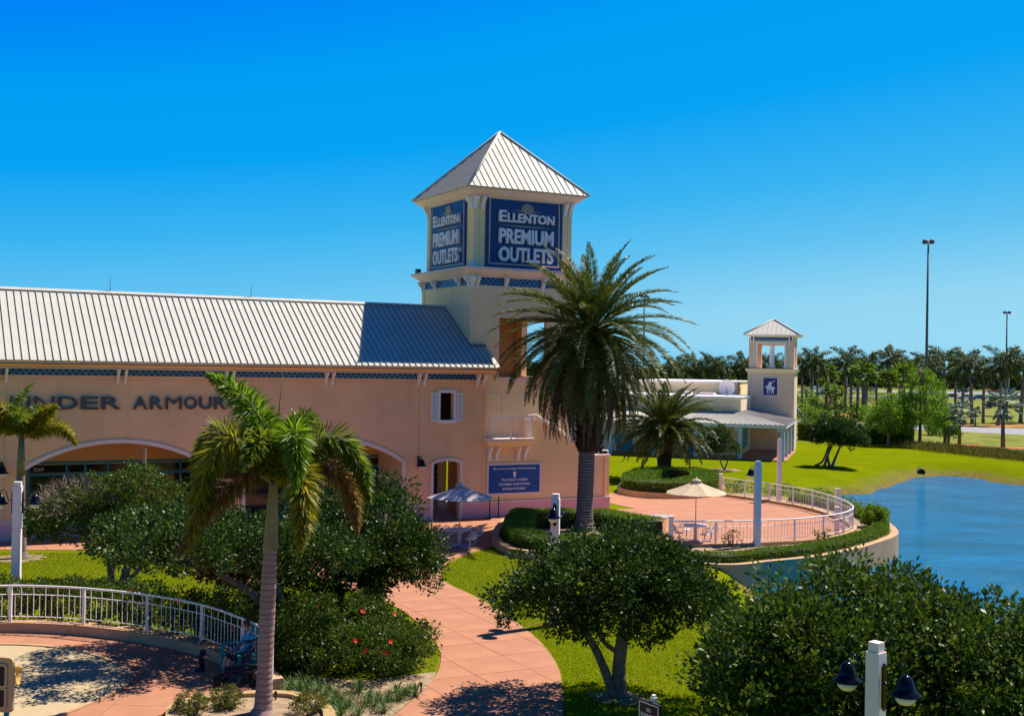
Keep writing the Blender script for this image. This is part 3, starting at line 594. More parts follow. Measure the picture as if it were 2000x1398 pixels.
# storefronts under the arches
for cc in (-27.3, -17.85, -8.4):
    sf = bpy.data.objects.new('storefront', None); COL.objects.link(sf); sf.parent = wing; sf.location = (cc, 3.6, 0)
    xs = [-3.3, -1.7, -0.9, 0.1, 1.2, 2.3, 3.4, 4.4]
    for i in range(len(xs) - 1):
        mb = MB(); mb.box(xs[i] + .05, xs[i + 1] - .05, -0.03, -0.012, 0.25 if i else 0.05, 2.35); mb.build('pane', 'glass', sf)
        mb = MB(); mb.box(xs[i] + .05, xs[i + 1] - .05, -0.03, -0.012, 2.5, 2.85); mb.build('transom_pane', 'glass', sf)
    mb = MB()
    for x in xs: mb.box(x - .05, x + .05, -0.09, -0.002, 0.03, 3.0)
    for i in range(len(xs) - 1):
        for z in (2.36, 2.9): mb.box(xs[i] + .05, xs[i + 1] - .05, -0.085, -0.002, z, z + .1)
        mb.box(xs[i] + .05, xs[i + 1] - .05, -0.085, -0.002, 0.03, 0.2)
    mb.build('frame', 'teal', sf)
    if cc == -17.85: text_mesh('shop_number', '5569', 0.16, 'lettering', sf, (-2.9, -0.04, 2.58), (math.pi / 2, 0, 0), 1.0, 0.0, 0.006)
# roof: seamed panels, ridge and far slope
RS = 0.625; SL = math.atan(RS); EAVE = (-0.8, 7.62); RIDGE_S = 4.3; LEN = (RIDGE_S - EAVE[0]) / math.cos(SL)
pw = 0.305; pm = seam_panel(pw, LEN); LS = (0.95 - EAVE[0]) / math.cos(SL); ps = seam_panel(pw, LS, 'roof_panel')
a = 0.38 - pw; k = 0
while a > AL:
    link('roof_panel', ps if a > -0.62 else pm, wing, (a, EAVE[0], EAVE[1]), (SL, 0, 0)); a -= pw
zr = EAVE[1] + (RIDGE_S - EAVE[0]) * RS
mb = MB(); mb.ext([(AL, EAVE[0] + .05, EAVE[1] - .06), (AL, RIDGE_S, zr - .06), (AL, RIDGE_S, zr - .2), (AL, EAVE[0] + .05, EAVE[1] - .16)], (-AL - 0.56, 0, 0)); mb.ext([(-0.55, EAVE[0] + .05, EAVE[1] - .06), (-0.55, 0.93, EAVE[1] + 1.73 * RS - .06), (-0.55, 0.93, EAVE[1] + 1.73 * RS - .2), (-0.55, EAVE[0] + .05, EAVE[1] - .16)], (0.9, 0, 0)); mb.build('roof_deck', 'gutter', wing)
mb = MB(); mb.ext([(AL, RIDGE_S, zr), (AL, 9.4, 7.72), (AL, 9.4, 7.6), (AL, RIDGE_S, zr - .12)], (-AL - 0.52, 0, 0)); mb.build('rear_roof', 'roofmetal', wing)
mb = MB(); mb.ext([(AL, RIDGE_S - .17, zr - .03), (AL, RIDGE_S, zr + .09), (AL, RIDGE_S + .17, zr - .03)], (-AL - 0.53, 0, 0)); mb.build('ridge_cap', 'roofmetal', wing)
mb = MB(); mb.tube([(-0.54, 0.96, EAVE[1] + 1.76 * RS + .03), (-0.54, RIDGE_S, zr + .03)], 0.06, 4); mb.tube([(-0.6, 0.9, 8.74), (0.36, 0.9, 8.74)], 0.07, 4); mb.build('flashing', 'seam', wing)
for a, h in ((-17.7, 0.75), (-11.0, 0.7)):
    mb = MB(); mb.tube([(0, 0, 0), (0, 0, h)], [0.02, 0.008], 5); o = mb.build('lightning_rod', 'gutter'); tag(o, 'thin lightning rod on the roof ridge, ' + ('the left one above the wall lettering' if a < -15 else 'the one nearer the sign tower'), 'lightning rod'); o.location = wld(a, RIDGE_S, zr + .05)
# raised wall lettering
ua = thing('wall_sign', 'dark grey raised wide letters across the peach wall above the left arch', 'sign', wld(0, 0), TH)
def wide_letters(word, x0, x1, zb, h):
    wt = [{'M': 1.25, 'A': 1.1, 'E': .88}.get(c, 1.0) for c in word]; u_ = (x1 - x0) / sum(wt); x = x0
    for ch, k_ in zip(word, wt):
        text_mesh('letter', ch, h, 'lettergrey', ua, (x + .5 * k_ * u_, -0.10, zb), (math.pi / 2, 0, 0), bold=0.0 if ch in 'MN' else 0.016, depth=0.10, width=k_ * u_ * 0.86); x += k_ * u_
wide_letters('UNDER', -22.35, -17.75, 5.52, 0.56); wide_letters('ARMOUR', -17.35, -13.15, 5.52, 0.56)
for o in ua.children: o.location.y = -0.02
# blade sign under the arch
bs = thing('blade_sign', 'narrow white and red blade sign hanging inside the left arch', 'sign', wld(-16.4, 2.0, 0), TH)
mb = MB(); mb.box(-0.03, 0.03, -0.38, 0.38, 2.55, 3.7); mb.build('board', 'white', bs); mb = MB(); mb.box(-0.035, 0.035, -0.36, 0.36, 2.56, 2.95); mb.build('red_band', 'carpaint3', bs)
mb = MB(); mb.box(-0.01, 0.01, -0.3, -0.28, 3.7, 4.6); mb.box(-0.01, 0.01, 0.28, 0.3, 3.7, 4.6); mb.build('hanger', 'white', bs)

# ------------------------------------------------------------------ sign tower
tw = thing('sign_tower', 'tall cream square tower with pyramid metal roof and stair block, carrying two navy signs', 'building', C0, TH)
A0, A1, S0, S1 = -0.5, 5.6, 0.96, 7.3
mb = MB()
fr = [(1.15, 4.0, 7.12, 10.2, 1)]; gf = [(0.6, 5.0, 0, 3.2, 1)]
cutwall(mb, A0, A1, S0, S0 + .35, 3.4, 12.4, fr)
cutwall(mb, A0, A1, S1 - .35, S1, 0, 12.4, [(1.0, 4.2, 0, 3.2, 1)])
mb.box(A0 + .002, A0 + .35, S0 + .35, S1 - .35, 3.0, 12.4); mb.box(A0 + .002, A0 + .35, S1 - 1.6, S1 - .35, 0, 3.0)
cutwall(mb, S0 + .35, S1 - .35, A1 - .35, A1 - .002, 0, 12.4, [(3.6, 6.2, 7.12, 10.2, 1)], ax=1)
mb.build('wall', 'cream', tw)
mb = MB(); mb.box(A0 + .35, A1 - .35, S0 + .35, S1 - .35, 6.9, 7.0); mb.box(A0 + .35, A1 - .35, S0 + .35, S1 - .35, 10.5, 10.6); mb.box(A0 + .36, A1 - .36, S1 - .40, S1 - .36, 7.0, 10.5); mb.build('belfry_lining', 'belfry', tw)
mb = MB(); mb.box(0.95, 4.2, S0 - .12, S0 + .3, 6.98, 7.118); mb.box(1.0, 4.15, S0 - .06, S0, 6.86, 6.978); mb.build('window_sill', 'pinktrim', tw)
# corner strips
for (x0, x1, y0, y1) in ((A0 - .04, A0 + .30, S0 - .04, S0 - .001), (A0 - .04, A0 - .001, S0, S0 + .30), (A1 - .3, A1 + .02, S0 - .04, S0 - .001), (A0 - .04, A0 - .001, S1 - .3, S1)):
    mb = MB(); mb.box(x0, x1, y0, y1, 8.9 if x0 < 1 else 7.0, 11.75); mb.build('corner_strip', 'cream', tw)
# upper body
B0_, B1_, T0_, T1_ = -0.35, 5.42, 1.10, 7.12
mb = MB(); mb.box(B0_, B1_, T0_, T1_, 12.75, 16.75); mb.build('upper_wall', 'cream', tw)
for (x0, x1, y0, y1) in ((B0_ - .03, B0_ + .2, T0_ - .03, T0_ - .001), (B0_ + .36, B0_ + .58, T0_ - .03, T0_ - .001), (B1_ - .2, B1_ + .02, T0_ - .03, T0_ - .001), (B1_ - .52, B1_ - .30, T0_ - .03, T0_ - .001), (B0_ - .03, B0_ - .001, T0_, T0_ + .25), (B0_ - .03, B0_ - .001, T1_ - .35, T1_ - .05)):
    mb = MB(); mb.box(x0, x1, y0, y1, 12.9, 16.2); mb.build('pilaster', 'cream', tw)
# cornices
def ringbox(mb, x0, x1, y0, y1, z0, z1, o, o2=None, m=0):
    o2 = o if o2 is None else o2
    lo = [(x0 - o, y0 - o, z0), (x1 + o, y0 - o, z0), (x1 + o, y1 + o, z0), (x0 - o, y1 + o, z0)]; hi = [(x0 - o2, y0 - o2, z1), (x1 + o2, y0 - o2, z1), (x1 + o2, y1 + o2, z1), (x0 - o2, y1 + o2, z1)]
    mb.face(lo[::-1], m); mb.face(hi, m)
    for k in range(4): mb.face([lo[k], lo[(k + 1) % 4], hi[(k + 1) % 4], hi[k]], m)
mb = MB(); ringbox(mb, A0, A1, S0, S1, 12.27, 12.36, 0.12); ringbox(mb, A0, A1, S0, S1, 12.362, 12.62, 0.2, 0.48); ringbox(mb, A0, A1, S0, S1, 12.622, 12.74, 0.52); mb.build('cornice', 'pinktrim', tw)
mb = MB(); ringbox(mb, B0_, B1_, T0_, T1_, 16.38, 16.44, 0.14); mb.build('frieze', 'pinktrim', tw)
mb = MB(); ringbox(mb, B0_, B1_, T0_, T1_, 16.442, 16.74, 0.22, 0.58); ringbox(mb, B0_, B1_, T0_, T1_, 16.742, 16.80, 0.62); mb.build('eaves', 'pinktrim', tw)
stuff(tileband(A0 + .35, A1 - .35, S0, 11.84, 3, 0.135).build('tile', ['tiledark', 'tilelight'], tw))
stuff(tileband(S0 + .35, S1 - .35, A0, 11.84, 3, 0.135, ax=1).build('tile', ['tiledark', 'tilelight'], tw))
b2 = bracket_mesh(0.58, 0.16, 0.36)
for a in (A0 + .05, A0 + .30, 1.45, 1.75 + 1.9, A1 - .3, A1 - .05): link('bracket', b2, tw, (a, S0, 12.27))
for s in (S0 + .15, S0 + 1.35, S1 - 1.9, S1 - .15): link('bracket', b2, tw, (A0, s, 12.27), (0, 0, -math.pi / 2))
b3 = bracket_mesh(0.66, 0.18, 0.34)
for a in (B0_ + .47, B0_ + .06, B1_ - .41, B1_ - .08): link('bracket', b3, tw, (a, T0_, 16.40))
for s in (T0_ + .12, T0_ + .36, T1_ - .2): link('bracket', b3, tw, (B0_, s, 16.40), (0, 0, -math.pi / 2))
mb = MB(); mb.box(-0.62, -0.35, 0.72, 0.95, 12.745, 13.0); mb.build('floodlight', 'bluepost', tw); mb = MB(); mb.box(-0.95, -0.7, S1 - .2, S1 + .05, 12.745, 13.0); mb.build('floodlight', 'gutter', tw)
# pyramid roof of seamed panels
EX0, EX1, EY0, EY1, EZ = -1.05, 6.08, 0.32, 7.72, 16.82; AP = Vector(((EX0 + EX1) / 2, (EY0 + EY1) / 2, 20.45))
def pyramid(parent, EX0, EX1, EY0, EY1, EZ, AP, npan, sides=(0, 1, 2, 3), rib=0.045):
    cs = [Vector((EX0, EY0, EZ)), Vector((EX1, EY0, EZ)), Vector((EX1, EY1, EZ)), Vector((EX0, EY1, EZ))]
    for k in sides:
        a, b = cs[k], cs[(k + 1) % 4]; u = (b - a).normalized(); L = (b - a).length; mid = (a + b) / 2; up = (AP - mid); hh = up.length; up = up.normalized(); nn = u.cross(up)
        for i in range(npan):
            x0 = L * i / npan; x1 = L * (i + 1) / npan; f = lambda x: hh * (1 - abs(x - L / 2) / (L / 2))
            pts = [a + u * x0, a + u * x1]
            if f(x1) > 0.01: pts.append(a + u * x1 + up * f(x1))
            if f(x0) > 0.01: pts.append(a + u * x0 + up * f(x0))
            if len(pts) < 3: continue
            mb = MB(); mb.ext([p for p in pts], -nn * 0.03)
            if i > 0: q = f(x0); mb.tube([a + u * x0 + nn * .012, a + u * x0 + up * q + nn * .012], rib * .7, 4, 1)
            mb.build('roof_panel', ['roofmetal', 'seam'], parent)
        mb = MB(); mb.tube([a + Vector((0, 0, .02)), AP + Vector((0, 0, .03))], 0.07, 6); mb.build('hip_cap', 'roofmetal', parent)
pyramid(tw, EX0, EX1, EY0, EY1, EZ, AP, 20, rib=0.03)
mb = MB(); mb.tube([AP, AP + Vector((0, 0, 0.35))], 0.012, 4); mb.build('finial', 'gutter', tw)
# stair block in front of the tower
mb = MB(); prof = [(0.005, 0.0), (7.45, 0.0), (7.45, 2.98), (6.5, 2.98), (2.95, 4.92), (2.35, 4.92), (2.35, 4.0), (0.005, 4.0)]
mb.ext([(x, 0.06, z) for x, z in prof], (0, 0.24, 0)); mb.build('stair_wall', 'tan', tw)
mb = MB(); mb.box(7.25, 7.45, 0.3, 6.5, 0, 2.98); mb.build('stair_end_wall', 'tan', tw)
mb = MB(); mb.box(0.005, 7.47, -0.005, 0.058, 0, 0.76, 0); mb.box(0.005, 7.48, -0.02, 0.058, 0.762, 0.82, 1); mb.box(7.452, 7.5, 0.06, 6.5, 0, 0.76, 0); mb.build('plinth', ['lilac', 'pinktrim'], tw)
mb = MB(); mb.ext([(x, 0.0, z) for x, z in [(7.5, 2.98), (7.5, 3.06), (6.52, 3.06), (2.97, 5.0), (2.33, 5.0), (2.33, 4.92), (2.95, 4.922), (6.5, 2.98)]], (0, 0.34, 0)); mb.build('coping', 'pinktrim', tw)
mb = MB(); mb.box(0.0, 2.9, 0.3, 0.958, 3.9, 4.0); mb.build('landing', 'paving', tw)
for k in range(11):
    mb = MB(); z = 4.0 - (k + 1) * 0.17; mb.box(2.9 + k * .29, 2.9 + (k + 1) * .29, 0.3, 0.958, z - .17, z); mb.build('step', 'concrete', tw)
mb = MB(); mb.box(0.35, 0.40, S0 - .03, S0 - .001, 4.0, 6.2); mb.box(1.35, 1.40, S0 - .03, S0 - .001, 4.0, 6.2); mb.box(0.35, 1.40, S0 - .03, S0 - .001, 6.202, 6.3); mb.build('blind_door_frame', 'pinktrim', tw)
mb = MB(); mb.box(7.1, 7.14, -0.012, 0.058, 0.82, 2.98); mb.build('wall_joint', 'tan', tw)
# balcony
bal = bpy.data.objects.new('balcony', None); COL.objects.link(bal); bal.parent = tw
mb = MB(); mb.box(-0.18, 2.5, -0.62, 0.3, 3.90, 4.02, 0); ringbox(mb, 0.05, 2.3, -0.3, 0.05, 3.62, 3.895, 0.05, 0.2, 1); mb.build('slab', ['pinktrim', 'tan'], bal)
for a in (0.2, 0.62, 1.85, 2.27): link('bracket', bracket_mesh(0.72, 0.12, 0.42), bal, (a, 0.055, 3.61))
mb = MB(); mb.box(-0.05, 2.42, -0.50, -0.45, 5.12, 5.18); mb.box(-0.05, 2.42, -0.49, -0.46, 4.12, 4.16); mb.box(2.38, 2.42, -0.45, 0.06, 5.12, 5.18); mb.box(2.385, 2.415, -0.45, 0.06, 4.12, 4.16); mb.build('rail', 'white', bal)
for a in (-0.03, 1.2, 2.40): mb = MB(); mb.box(a - .03, a + .03, -0.505, -0.445, 4.02, 5.12); mb.build('post', 'white', bal)
bq = MB(); bq.box(-0.012, 0.012, -0.012, 0.012, 4.16, 5.12); bq = bq.mesh('baluster', 'white')
for k in range(1, 17): link('baluster', bq, bal, (-0.03 + k * 0.143, -0.475, 0)) if k != 9 else None
for k in range(1, 4): link('baluster', bq, bal, (2.40, -0.475 + k * 0.135, 0))
mb = MB(); mb.tube([(2.4, 0.03, 5.2), (2.98, 0.15, 5.2), (6.5, 0.15, 3.28), (7.4, 0.15, 3.28), (7.4, 0.15, 3.0)], 0.03, 6)
for x, z in ((3.6, 4.86), (4.7, 4.26), (5.8, 3.66), (6.8, 3.28)): mb.tube([(x, 0.15, z - .3), (x, 0.15, z)], 0.02, 5)
mb.build('handrail', 'white', tw)

# tower signs
def tower_sign(label, origin, rz):
    t = thing('tower_sign', label, 'sign', origin, rz); W, Hh = 4.5, 3.76
    mb = MB(); mb.box(-W / 2, W / 2, -0.10, 0, 0, Hh); mb.build('panel', 'navy', t)
    mb = MB(); i = 0.16; k = 0.06
    mb.box(-W / 2 + i, W / 2 - i, -0.112, -0.101, i, i + k); mb.box(-W / 2 + i, W / 2 - i, -0.112, -0.101, Hh - i - k, Hh - i); mb.box(-W / 2 + i, -W / 2 + i + k, -0.112, -0.101, i + k, Hh - i - k); mb.box(W / 2 - i - k, W / 2 - i, -0.112, -0.101, i + k, Hh - i - k); mb.build('border', 'gold', t)
    rx = (math.pi / 2, 0, 0); f = lambda u: -W / 2 + u * W; g = lambda v: Hh * (1 - v)
    text_mesh('letter', 'E', Hh * .158, 'lettering', t, (f(.152), -0.102, g(.368)), rx, bold=0.02, depth=0.16, align='LEFT', width=.095 * W)
    text_mesh('lettering', 'LLENTON', Hh * .128, 'lettering', t, (f(.258), -0.102, g(.368)), rx, bold=0.03, depth=0.16, align='LEFT', width=.62 * W)
    text_mesh('lettering', 'PREMIUM', Hh * .205, 'lettering', t, (f(.155), -0.102, g(.665)), rx, bold=0.03, depth=0.16, align='LEFT', width=.715 * W)
    text_mesh('lettering', 'OUTLETS', Hh * .205, 'lettering', t, (f(.155), -0.102, g(.915)), rx, bold=0.03, depth=0.16, align='LEFT', width=.715 * W)
    text_mesh('registered_mark', 'R', Hh * .03, 'lettering', t, (f(.907), -0.102, g(.765)), rx, depth=0.05)
    mb = MB(); c = (f(.907), g(.75)); pts = [(c[0] + .11 * math.cos(q), -0.14, c[1] + .11 * math.sin(q)) for q in np.linspace(0, 6.283, 17)]; mb.tube(pts, 0.016, 5, cap=False); mb.build('registered_ring', 'lettering', t)
    mb = MB(); n = 16; up_ = [(f(.15) + .74 * W * u / n, g(.415) + .022 * math.sin(math.pi * u / n)) for u in range(n + 1)]; dn = [(f(.15) + .74 * W * u / n, g(.415) - .022 * math.sin(math.pi * u / n)) for u in range(n, -1, -1)]
    mb.ext([(x, -0.102, z) for x, z in up_ + dn[1:-1]], (0, -0.05, 0)); mb.build('rule', 'gold', t)
    # rising sun / ship's wheel emblem on waves
    mb = MB(); cx, cz = f(.53), g(.195); q = np.linspace(0, math.pi, 15)
    for r_ in (0.30, 0.17): 
        for u, v in zip(q, q[1:]): mb.ext([(cx + r_ * math.cos(u), -0.102, cz + r_ * math.sin(u)), (cx + (r_ + .045) * math.cos(u), -0.102, cz + (r_ + .045) * math.sin(u)), (cx + (r_ + .045) * math.cos(v), -0.102, cz + (r_ + .045) * math.sin(v)), (cx + r_ * math.cos(v), -0.102, cz + r_ * math.sin(v))], (0, -0.05, 0))
    for u in np.linspace(0, math.pi, 9): mb.tube([(cx + .06 * math.cos(u), -0.13, cz + .06 * math.sin(u)), (cx + .40 * math.cos(u), -0.13, cz + .40 * math.sin(u))], 0.018, 4)
    for k_, (wd_, zz) in enumerate(((1.9, 0), (1.3, -.07), (.8, -.13))):
        mb.ext([(cx - wd_ / 2, -0.102, cz + zz), (cx, -0.102, cz + zz - .03), (cx + wd_ / 2, -0.102, cz + zz), (cx, -0.102, cz + zz + .015)], (0, -0.05, 0))
    mb.build('emblem', 'gold', t); return t
tower_sign('square navy sign with white lettering on the tower side facing the camera', wld(2.56, T0_, 12.80), TH)
tower_sign('square navy sign with white lettering on the shaded left side of the tower', wld(B0_, 4.2, 12.80), TH - math.pi / 2)
# directory sign
ds = thing('directory_sign', 'blue directory board with white frame and arrow on the tan stair wall', 'sign', wld(1.68, 0.06, 1.13), TH)
mb = MB(); mb.box(-1.58, 1.58, -0.06, -0.002, -0.02, 1.62); mb.build('frame', 'pinktrim', ds); mb = MB(); mb.box(-1.47, 1.47, -0.075, -0.061, 0.09, 1.51); mb.build('board', 'signblue', ds)
for body, z, h_, wd_ in (('More Stores Straight Ahead Including:', 1.26, 0.13, 2.45), ('POLO RALPH LAUREN', 0.70, 0.125, 1.5), ('COLUMBIA SPORTSWEAR', 0.47, 0.125, 1.8), ('BANANA REPUBLIC', 0.24, 0.125, 1.35)):
    text_mesh('lettering', body, h_, 'lettering', ds, (0, -0.076, z), (math.pi / 2, 0, 0), bold=0.01, depth=0.006, width=wd_)
mb = MB(); mb.ext([(x, -0.076, z) for x, z in [(-.06, .9), (.06, .9), (.06, 1.07), (.13, 1.07), (0, 1.2), (-.13, 1.07), (-.06, 1.07)]], (0, -0.006, 0)); mb.build('arrow', 'lettering', ds)

# lanterns
def lantern(mb, c, d, k=1.0, mid=0):
    "black bell lantern on a curled arm, c = centre of the lamp, d = unit direction back to the wall or post"
    c = Vector(c); d = Vector(d)
    mb.lathe([(0.03 * k, 0.30 * k), (0.07 * k, 0.28 * k), (0.12 * k, 0.22 * k), (0.17 * k, 0.10 * k), (0.18 * k, 0.03 * k), (0.27 * k, -0.02 * k), (0.275 * k, -0.05 * k), (0.19 * k, -0.07 * k)], 18, 0, c)
    mb.lathe([(0.18 * k, -0.071 * k), (0.165 * k, -0.14 * k), (0.11 * k, -0.20 * k), (0.03 * k, -0.225 * k)], 16, 1, c)
    pts = [c + Vector((0, 0, .28 * k)), c + Vector((0, 0, .38 * k)) , c + d * .07 * k + Vector((0, 0, .45 * k)), c + d * .17 * k + Vector((0, 0, .42 * k)), c + d * .22 * k + Vector((0, 0, .28 * k)), c + d * .26 * k + Vector((0, 0, .12 * k)), c + d * .33 * k + Vector((0, 0, .06 * k)), c + d * .42 * k + Vector((0, 0, .10 * k))]
    mb.tube(smooth_curve(pts, 4), 0.016 * k, 6, 0)
def wall_lamp(label, base):
    t = thing('wall_lamp', label, 'wall lamp', base, TH, 'black lanterns on the arcade wall')
    mb = MB(); lantern(mb, (0, -0.42, 0), (0, 1, 0), 0.95); mb.build('lantern', ['black', 'globe'], t)
    mb = MB(); mb.box(-0.05, 0.05, -0.05, -0.002, -0.15, 0.4); mb.build('wall_plate', 'black', t)
wall_lamp('black bell lantern on the peach wall between right arch and doorway', wld(-3.68, 0, 2.8)); wall_lamp('black bell lantern on the wall left of the left arch', wld(-22.55, 0, 2.95))
# ropes posts
for a, lb in ((0.12, 'left of the two black stanchions below the blue board'), (0.62, 'right of the two black stanchions below the blue board')):
    p = wld(a, -0.35); mb = MB(); mb.lathe([(0.17, 0.02), (0.17, 0.04), (0.03, 0.07), (0.028, 0.98), (0.035, 1.0), (0.035, 1.06), (0.01, 1.08)], 14); tag(mb.build('stanchion', 'matteblack'), lb, 'stanchion').location = p

# ------------------------------------------------------------------ the far outlet building with its small tower
FB = at(1549, 881); TF = R(-17.3)
fb = thing('shop_building', 'far cream single-storey shop with square open belfry tower and metal porch roof', 'building', FB, TF)
G1 = Vector((math.cos(TF), math.sin(TF), 0)); G2 = Vector((-math.sin(TF), math.cos(TF), 0))
mb = MB(); mb.box(-4.35, 0, 0, 4.3, 0, 7.4); mb.build('tower_wall', 'farpeach', fb)
mb = MB(); 
for ax_, y0, y1, a0, a1 in ((0, 0.0, 0.3, -4.3, -0.05), (0, 4.0, 4.3, -4.3, -0.05), (1, -4.3, -4.0, 0.3, 4.0), (1, -0.35, -0.05, 0.3, 4.0)):
    cutwall(mb, a0, a1, y0, y1, 7.8, 10.45, [(a0 + .85 if ax_ == 0 else a0 + .6, a1 - .85 if ax_ == 0 else a1 - .6, 7.85, 10.1, 1)], ax=ax_)
mb.build('belfry_wall', 'farpeach', fb)
mb = MB(); ringbox(mb, -4.35, 0, 0, 4.3, 7.402, 7.79, 0.06, 0.3); mb.build('cornice', 'farcream', fb)
mb = MB(); mb.box(-3.6, -3.45, -0.05, 0, 7.85, 10.2); mb.box(-0.95, -0.8, -0.05, 0, 7.85, 10.2); mb.box(-3.6, -0.8, -0.06, 0, 10.202, 10.35); mb.build('belfry_frame', 'white', fb)
mb = MB(); mb.lathe([(0.32, 0), (0.32, .1), (0.25, .16), (0.22, 2.1), (0.3, 2.2), (0.3, 2.3)], 14, 0, (-2.15, 0.35, 7.8)); mb.build('column', 'white', fb)
stuff(tileband(-4.25, -0.1, 0, 10.5, 2, 0.16).build('tile', ['tiledark', 'tilelight'], fb))
mb = MB(); mb.box(-4.3, -0.05, 0.01, 4.29, 10.452, 10.9); mb.build('frieze', 'farcream', fb)
mb = MB(); ringbox(mb, -4.3, -0.05, 0, 4.3, 10.902, 11.05, 0.35, 0.42); mb.build('eaves', 'white', fb)
for a in (-4.15, -3.85, -0.5, -0.2): link('bracket', bracket_mesh(0.5, 0.1, 0.3), fb, (a, 0, 10.9))
pyramid(fb, -4.8, 0.45, -0.5, 4.8, 11.06, Vector((-2.15, 2.15, 12.6)), 12, rib=0.03)
for x0, x1, y0, y1 in ((-4.37, -4.1, -0.03, -0.001), (-0.3, 0.02, -0.03, -0.001)):
    mb = MB(); mb.box(x0, x1, y0, y1, 0, 7.4); mb.build('corner_strip', 'farpeach', fb)
def flatblock(name, x0, x1, y0, y1, z1, capz=0.18, m='farcream'):
    mb = MB(); mb.box(x0, x1, y0, y1, 0, z1, 0); ringbox(mb, x0, x1, y0, y1, z1 + .002, z1 + capz, 0.05, 0.12, 1); return mb.build(name, [m, 'white'], fb)
flatblock('front_block', -16.6, -4.0, -9.0, -0.3, 5.08)
flatblock('rear_block', -15.2, -5.4, 0.3, 14, 6.3)
flatblock('left_block', -26.0, -16.65, -8.0, 6, 5.0, m='farpeach')
mb = MB(); mb.box(-4.02, -3.98, -8.8, -0.5, 3.9, 4.9); mb.box(-16.0, -4.3, -9.03, -9.0, 4.2, 4.25); mb.build('wall_joint', 'farpeach', fb)
# L-shaped porch roof: hip at the corner
prf = bpy.data.objects.new('porch_roof', None); COL.objects.link(prf); prf.parent = fb
def slope(p0, p1, q1, q0, n):
    p0, p1, q0, q1 = map(Vector, (p0, p1, q0, q1))
    for i in range(n):
        a, b = p0.lerp(p1, i / n), p0.lerp(p1, (i + 1) / n); c, d = q0.lerp(q1, (i + 1) / n), q0.lerp(q1, i / n)
        mb = MB(); mb.ext([a, b, c, d], (0, 0, -0.06)); mb.tube([a + Vector((0, 0, .02)), d + Vector((0, 0, .02))], 0.025, 4, 1); mb.build('roof_panel', ['roofmetal', 'seam'], prf)
slope((-16.5, -13.0, 3.05), (0.3, -13.0, 3.05), (-4.0, -9.0, 3.95), (-16.5, -9.0, 3.95), 40)
slope((0.3, -13.0, 3.05), (0.3, 0.0, 3.05), (-4.0, 0.0, 3.95), (-4.0, -9.0, 3.95), 24)
mb = MB(); mb.box(-16.5, 0.25, -12.95, -12.8, 2.75, 3.0); mb.box(0.1, 0.25, -12.8, 0, 2.75, 3.0); mb.build('beam', 'white', fb)
for a, s in ((-0.05, -12.6), (-3.6, -12.6), (-7.4, -12.6), (-11.2, -12.6), (-15, -12.6), (-0.05, -8.4), (-0.05, -4.2), (-0.05, -0.4)):
    mb = MB(); mb.box(a - .16, a + .16, s - .16, s + .16, 0, 2.74); mb.box(a - .5, a - .16, s - .06, s + .06, 2.4, 2.74) if s < -12 else None; mb.build('column', 'bluepost', fb)
mb = MB(); mb.box(-16.5, 0.3, -12.9, 0.0, -0.02, 0.06); mb.build('porch_floor', 'paving', fb)
mb = MB(); mb.box(-3.995, -3.93, -7.8, -3.2, 0.6, 2.6); mb.build('shutter_panel', 'teal', fb)
for a in (-15.2, -12, -8.6): mb = MB(); mb.box(a, a + 1.5, -9.06, -9.002, 0.1, 2.5); mb.build('door', 'teal', fb)
mb = MB(); mb.box(-18.6, -17.5, -8.06, -8.002, 0.1, 2.6); mb.build('shutter', 'white', fb)
# roof kit
mb = MB(); mb.box(-9.9, -9.0, -5, -4.2, 5.26, 5.6); mb.build('roof_unit', 'whitedirty', fb); mb = MB(); mb.box(-8.7, -6.9, -5, -4.0, 5.26, 5.48); mb.build('roof_unit', 'whitedirty', fb)
sdh = thing('satellite_dish', 'round white satellite dish on the flat roof of the far shop', 'satellite dish', FB + G1 * -5.7 + G2 * -5 + Vector((0, 0, 5.26)), TF)
mb = MB(); prof = [(0.02, 0.0), (0.25, 0.03), (0.5, 0.10), (0.75, 0.22)]
for k in range(3):
    for j in range(20):
        t0, t1 = 2 * math.pi * j / 20, 2 * math.pi * (j + 1) / 20; r0, z0 = prof[k]; r1, z1 = prof[k + 1]
        mb.face([(r0 * math.cos(t0), -z0 - .1, r0 * math.sin(t0) + .75), (r1 * math.cos(t0), -z1 - .1, r1 * math.sin(t0) + .75), (r1 * math.cos(t1), -z1 - .1, r1 * math.sin(t1) + .75), (r0 * math.cos(t1), -z0 - .1, r0 * math.sin(t1) + .75)], 0, True)
mb.build('dish', 'white', sdh); mb = MB(); mb.tube([(0, 0, 0), (0, 0, .75)], 0.05, 6); mb.tube([(0, -.15, .2), (0, -.7, .7)], 0.03, 5); mb.build('mast', 'gutter', sdh)
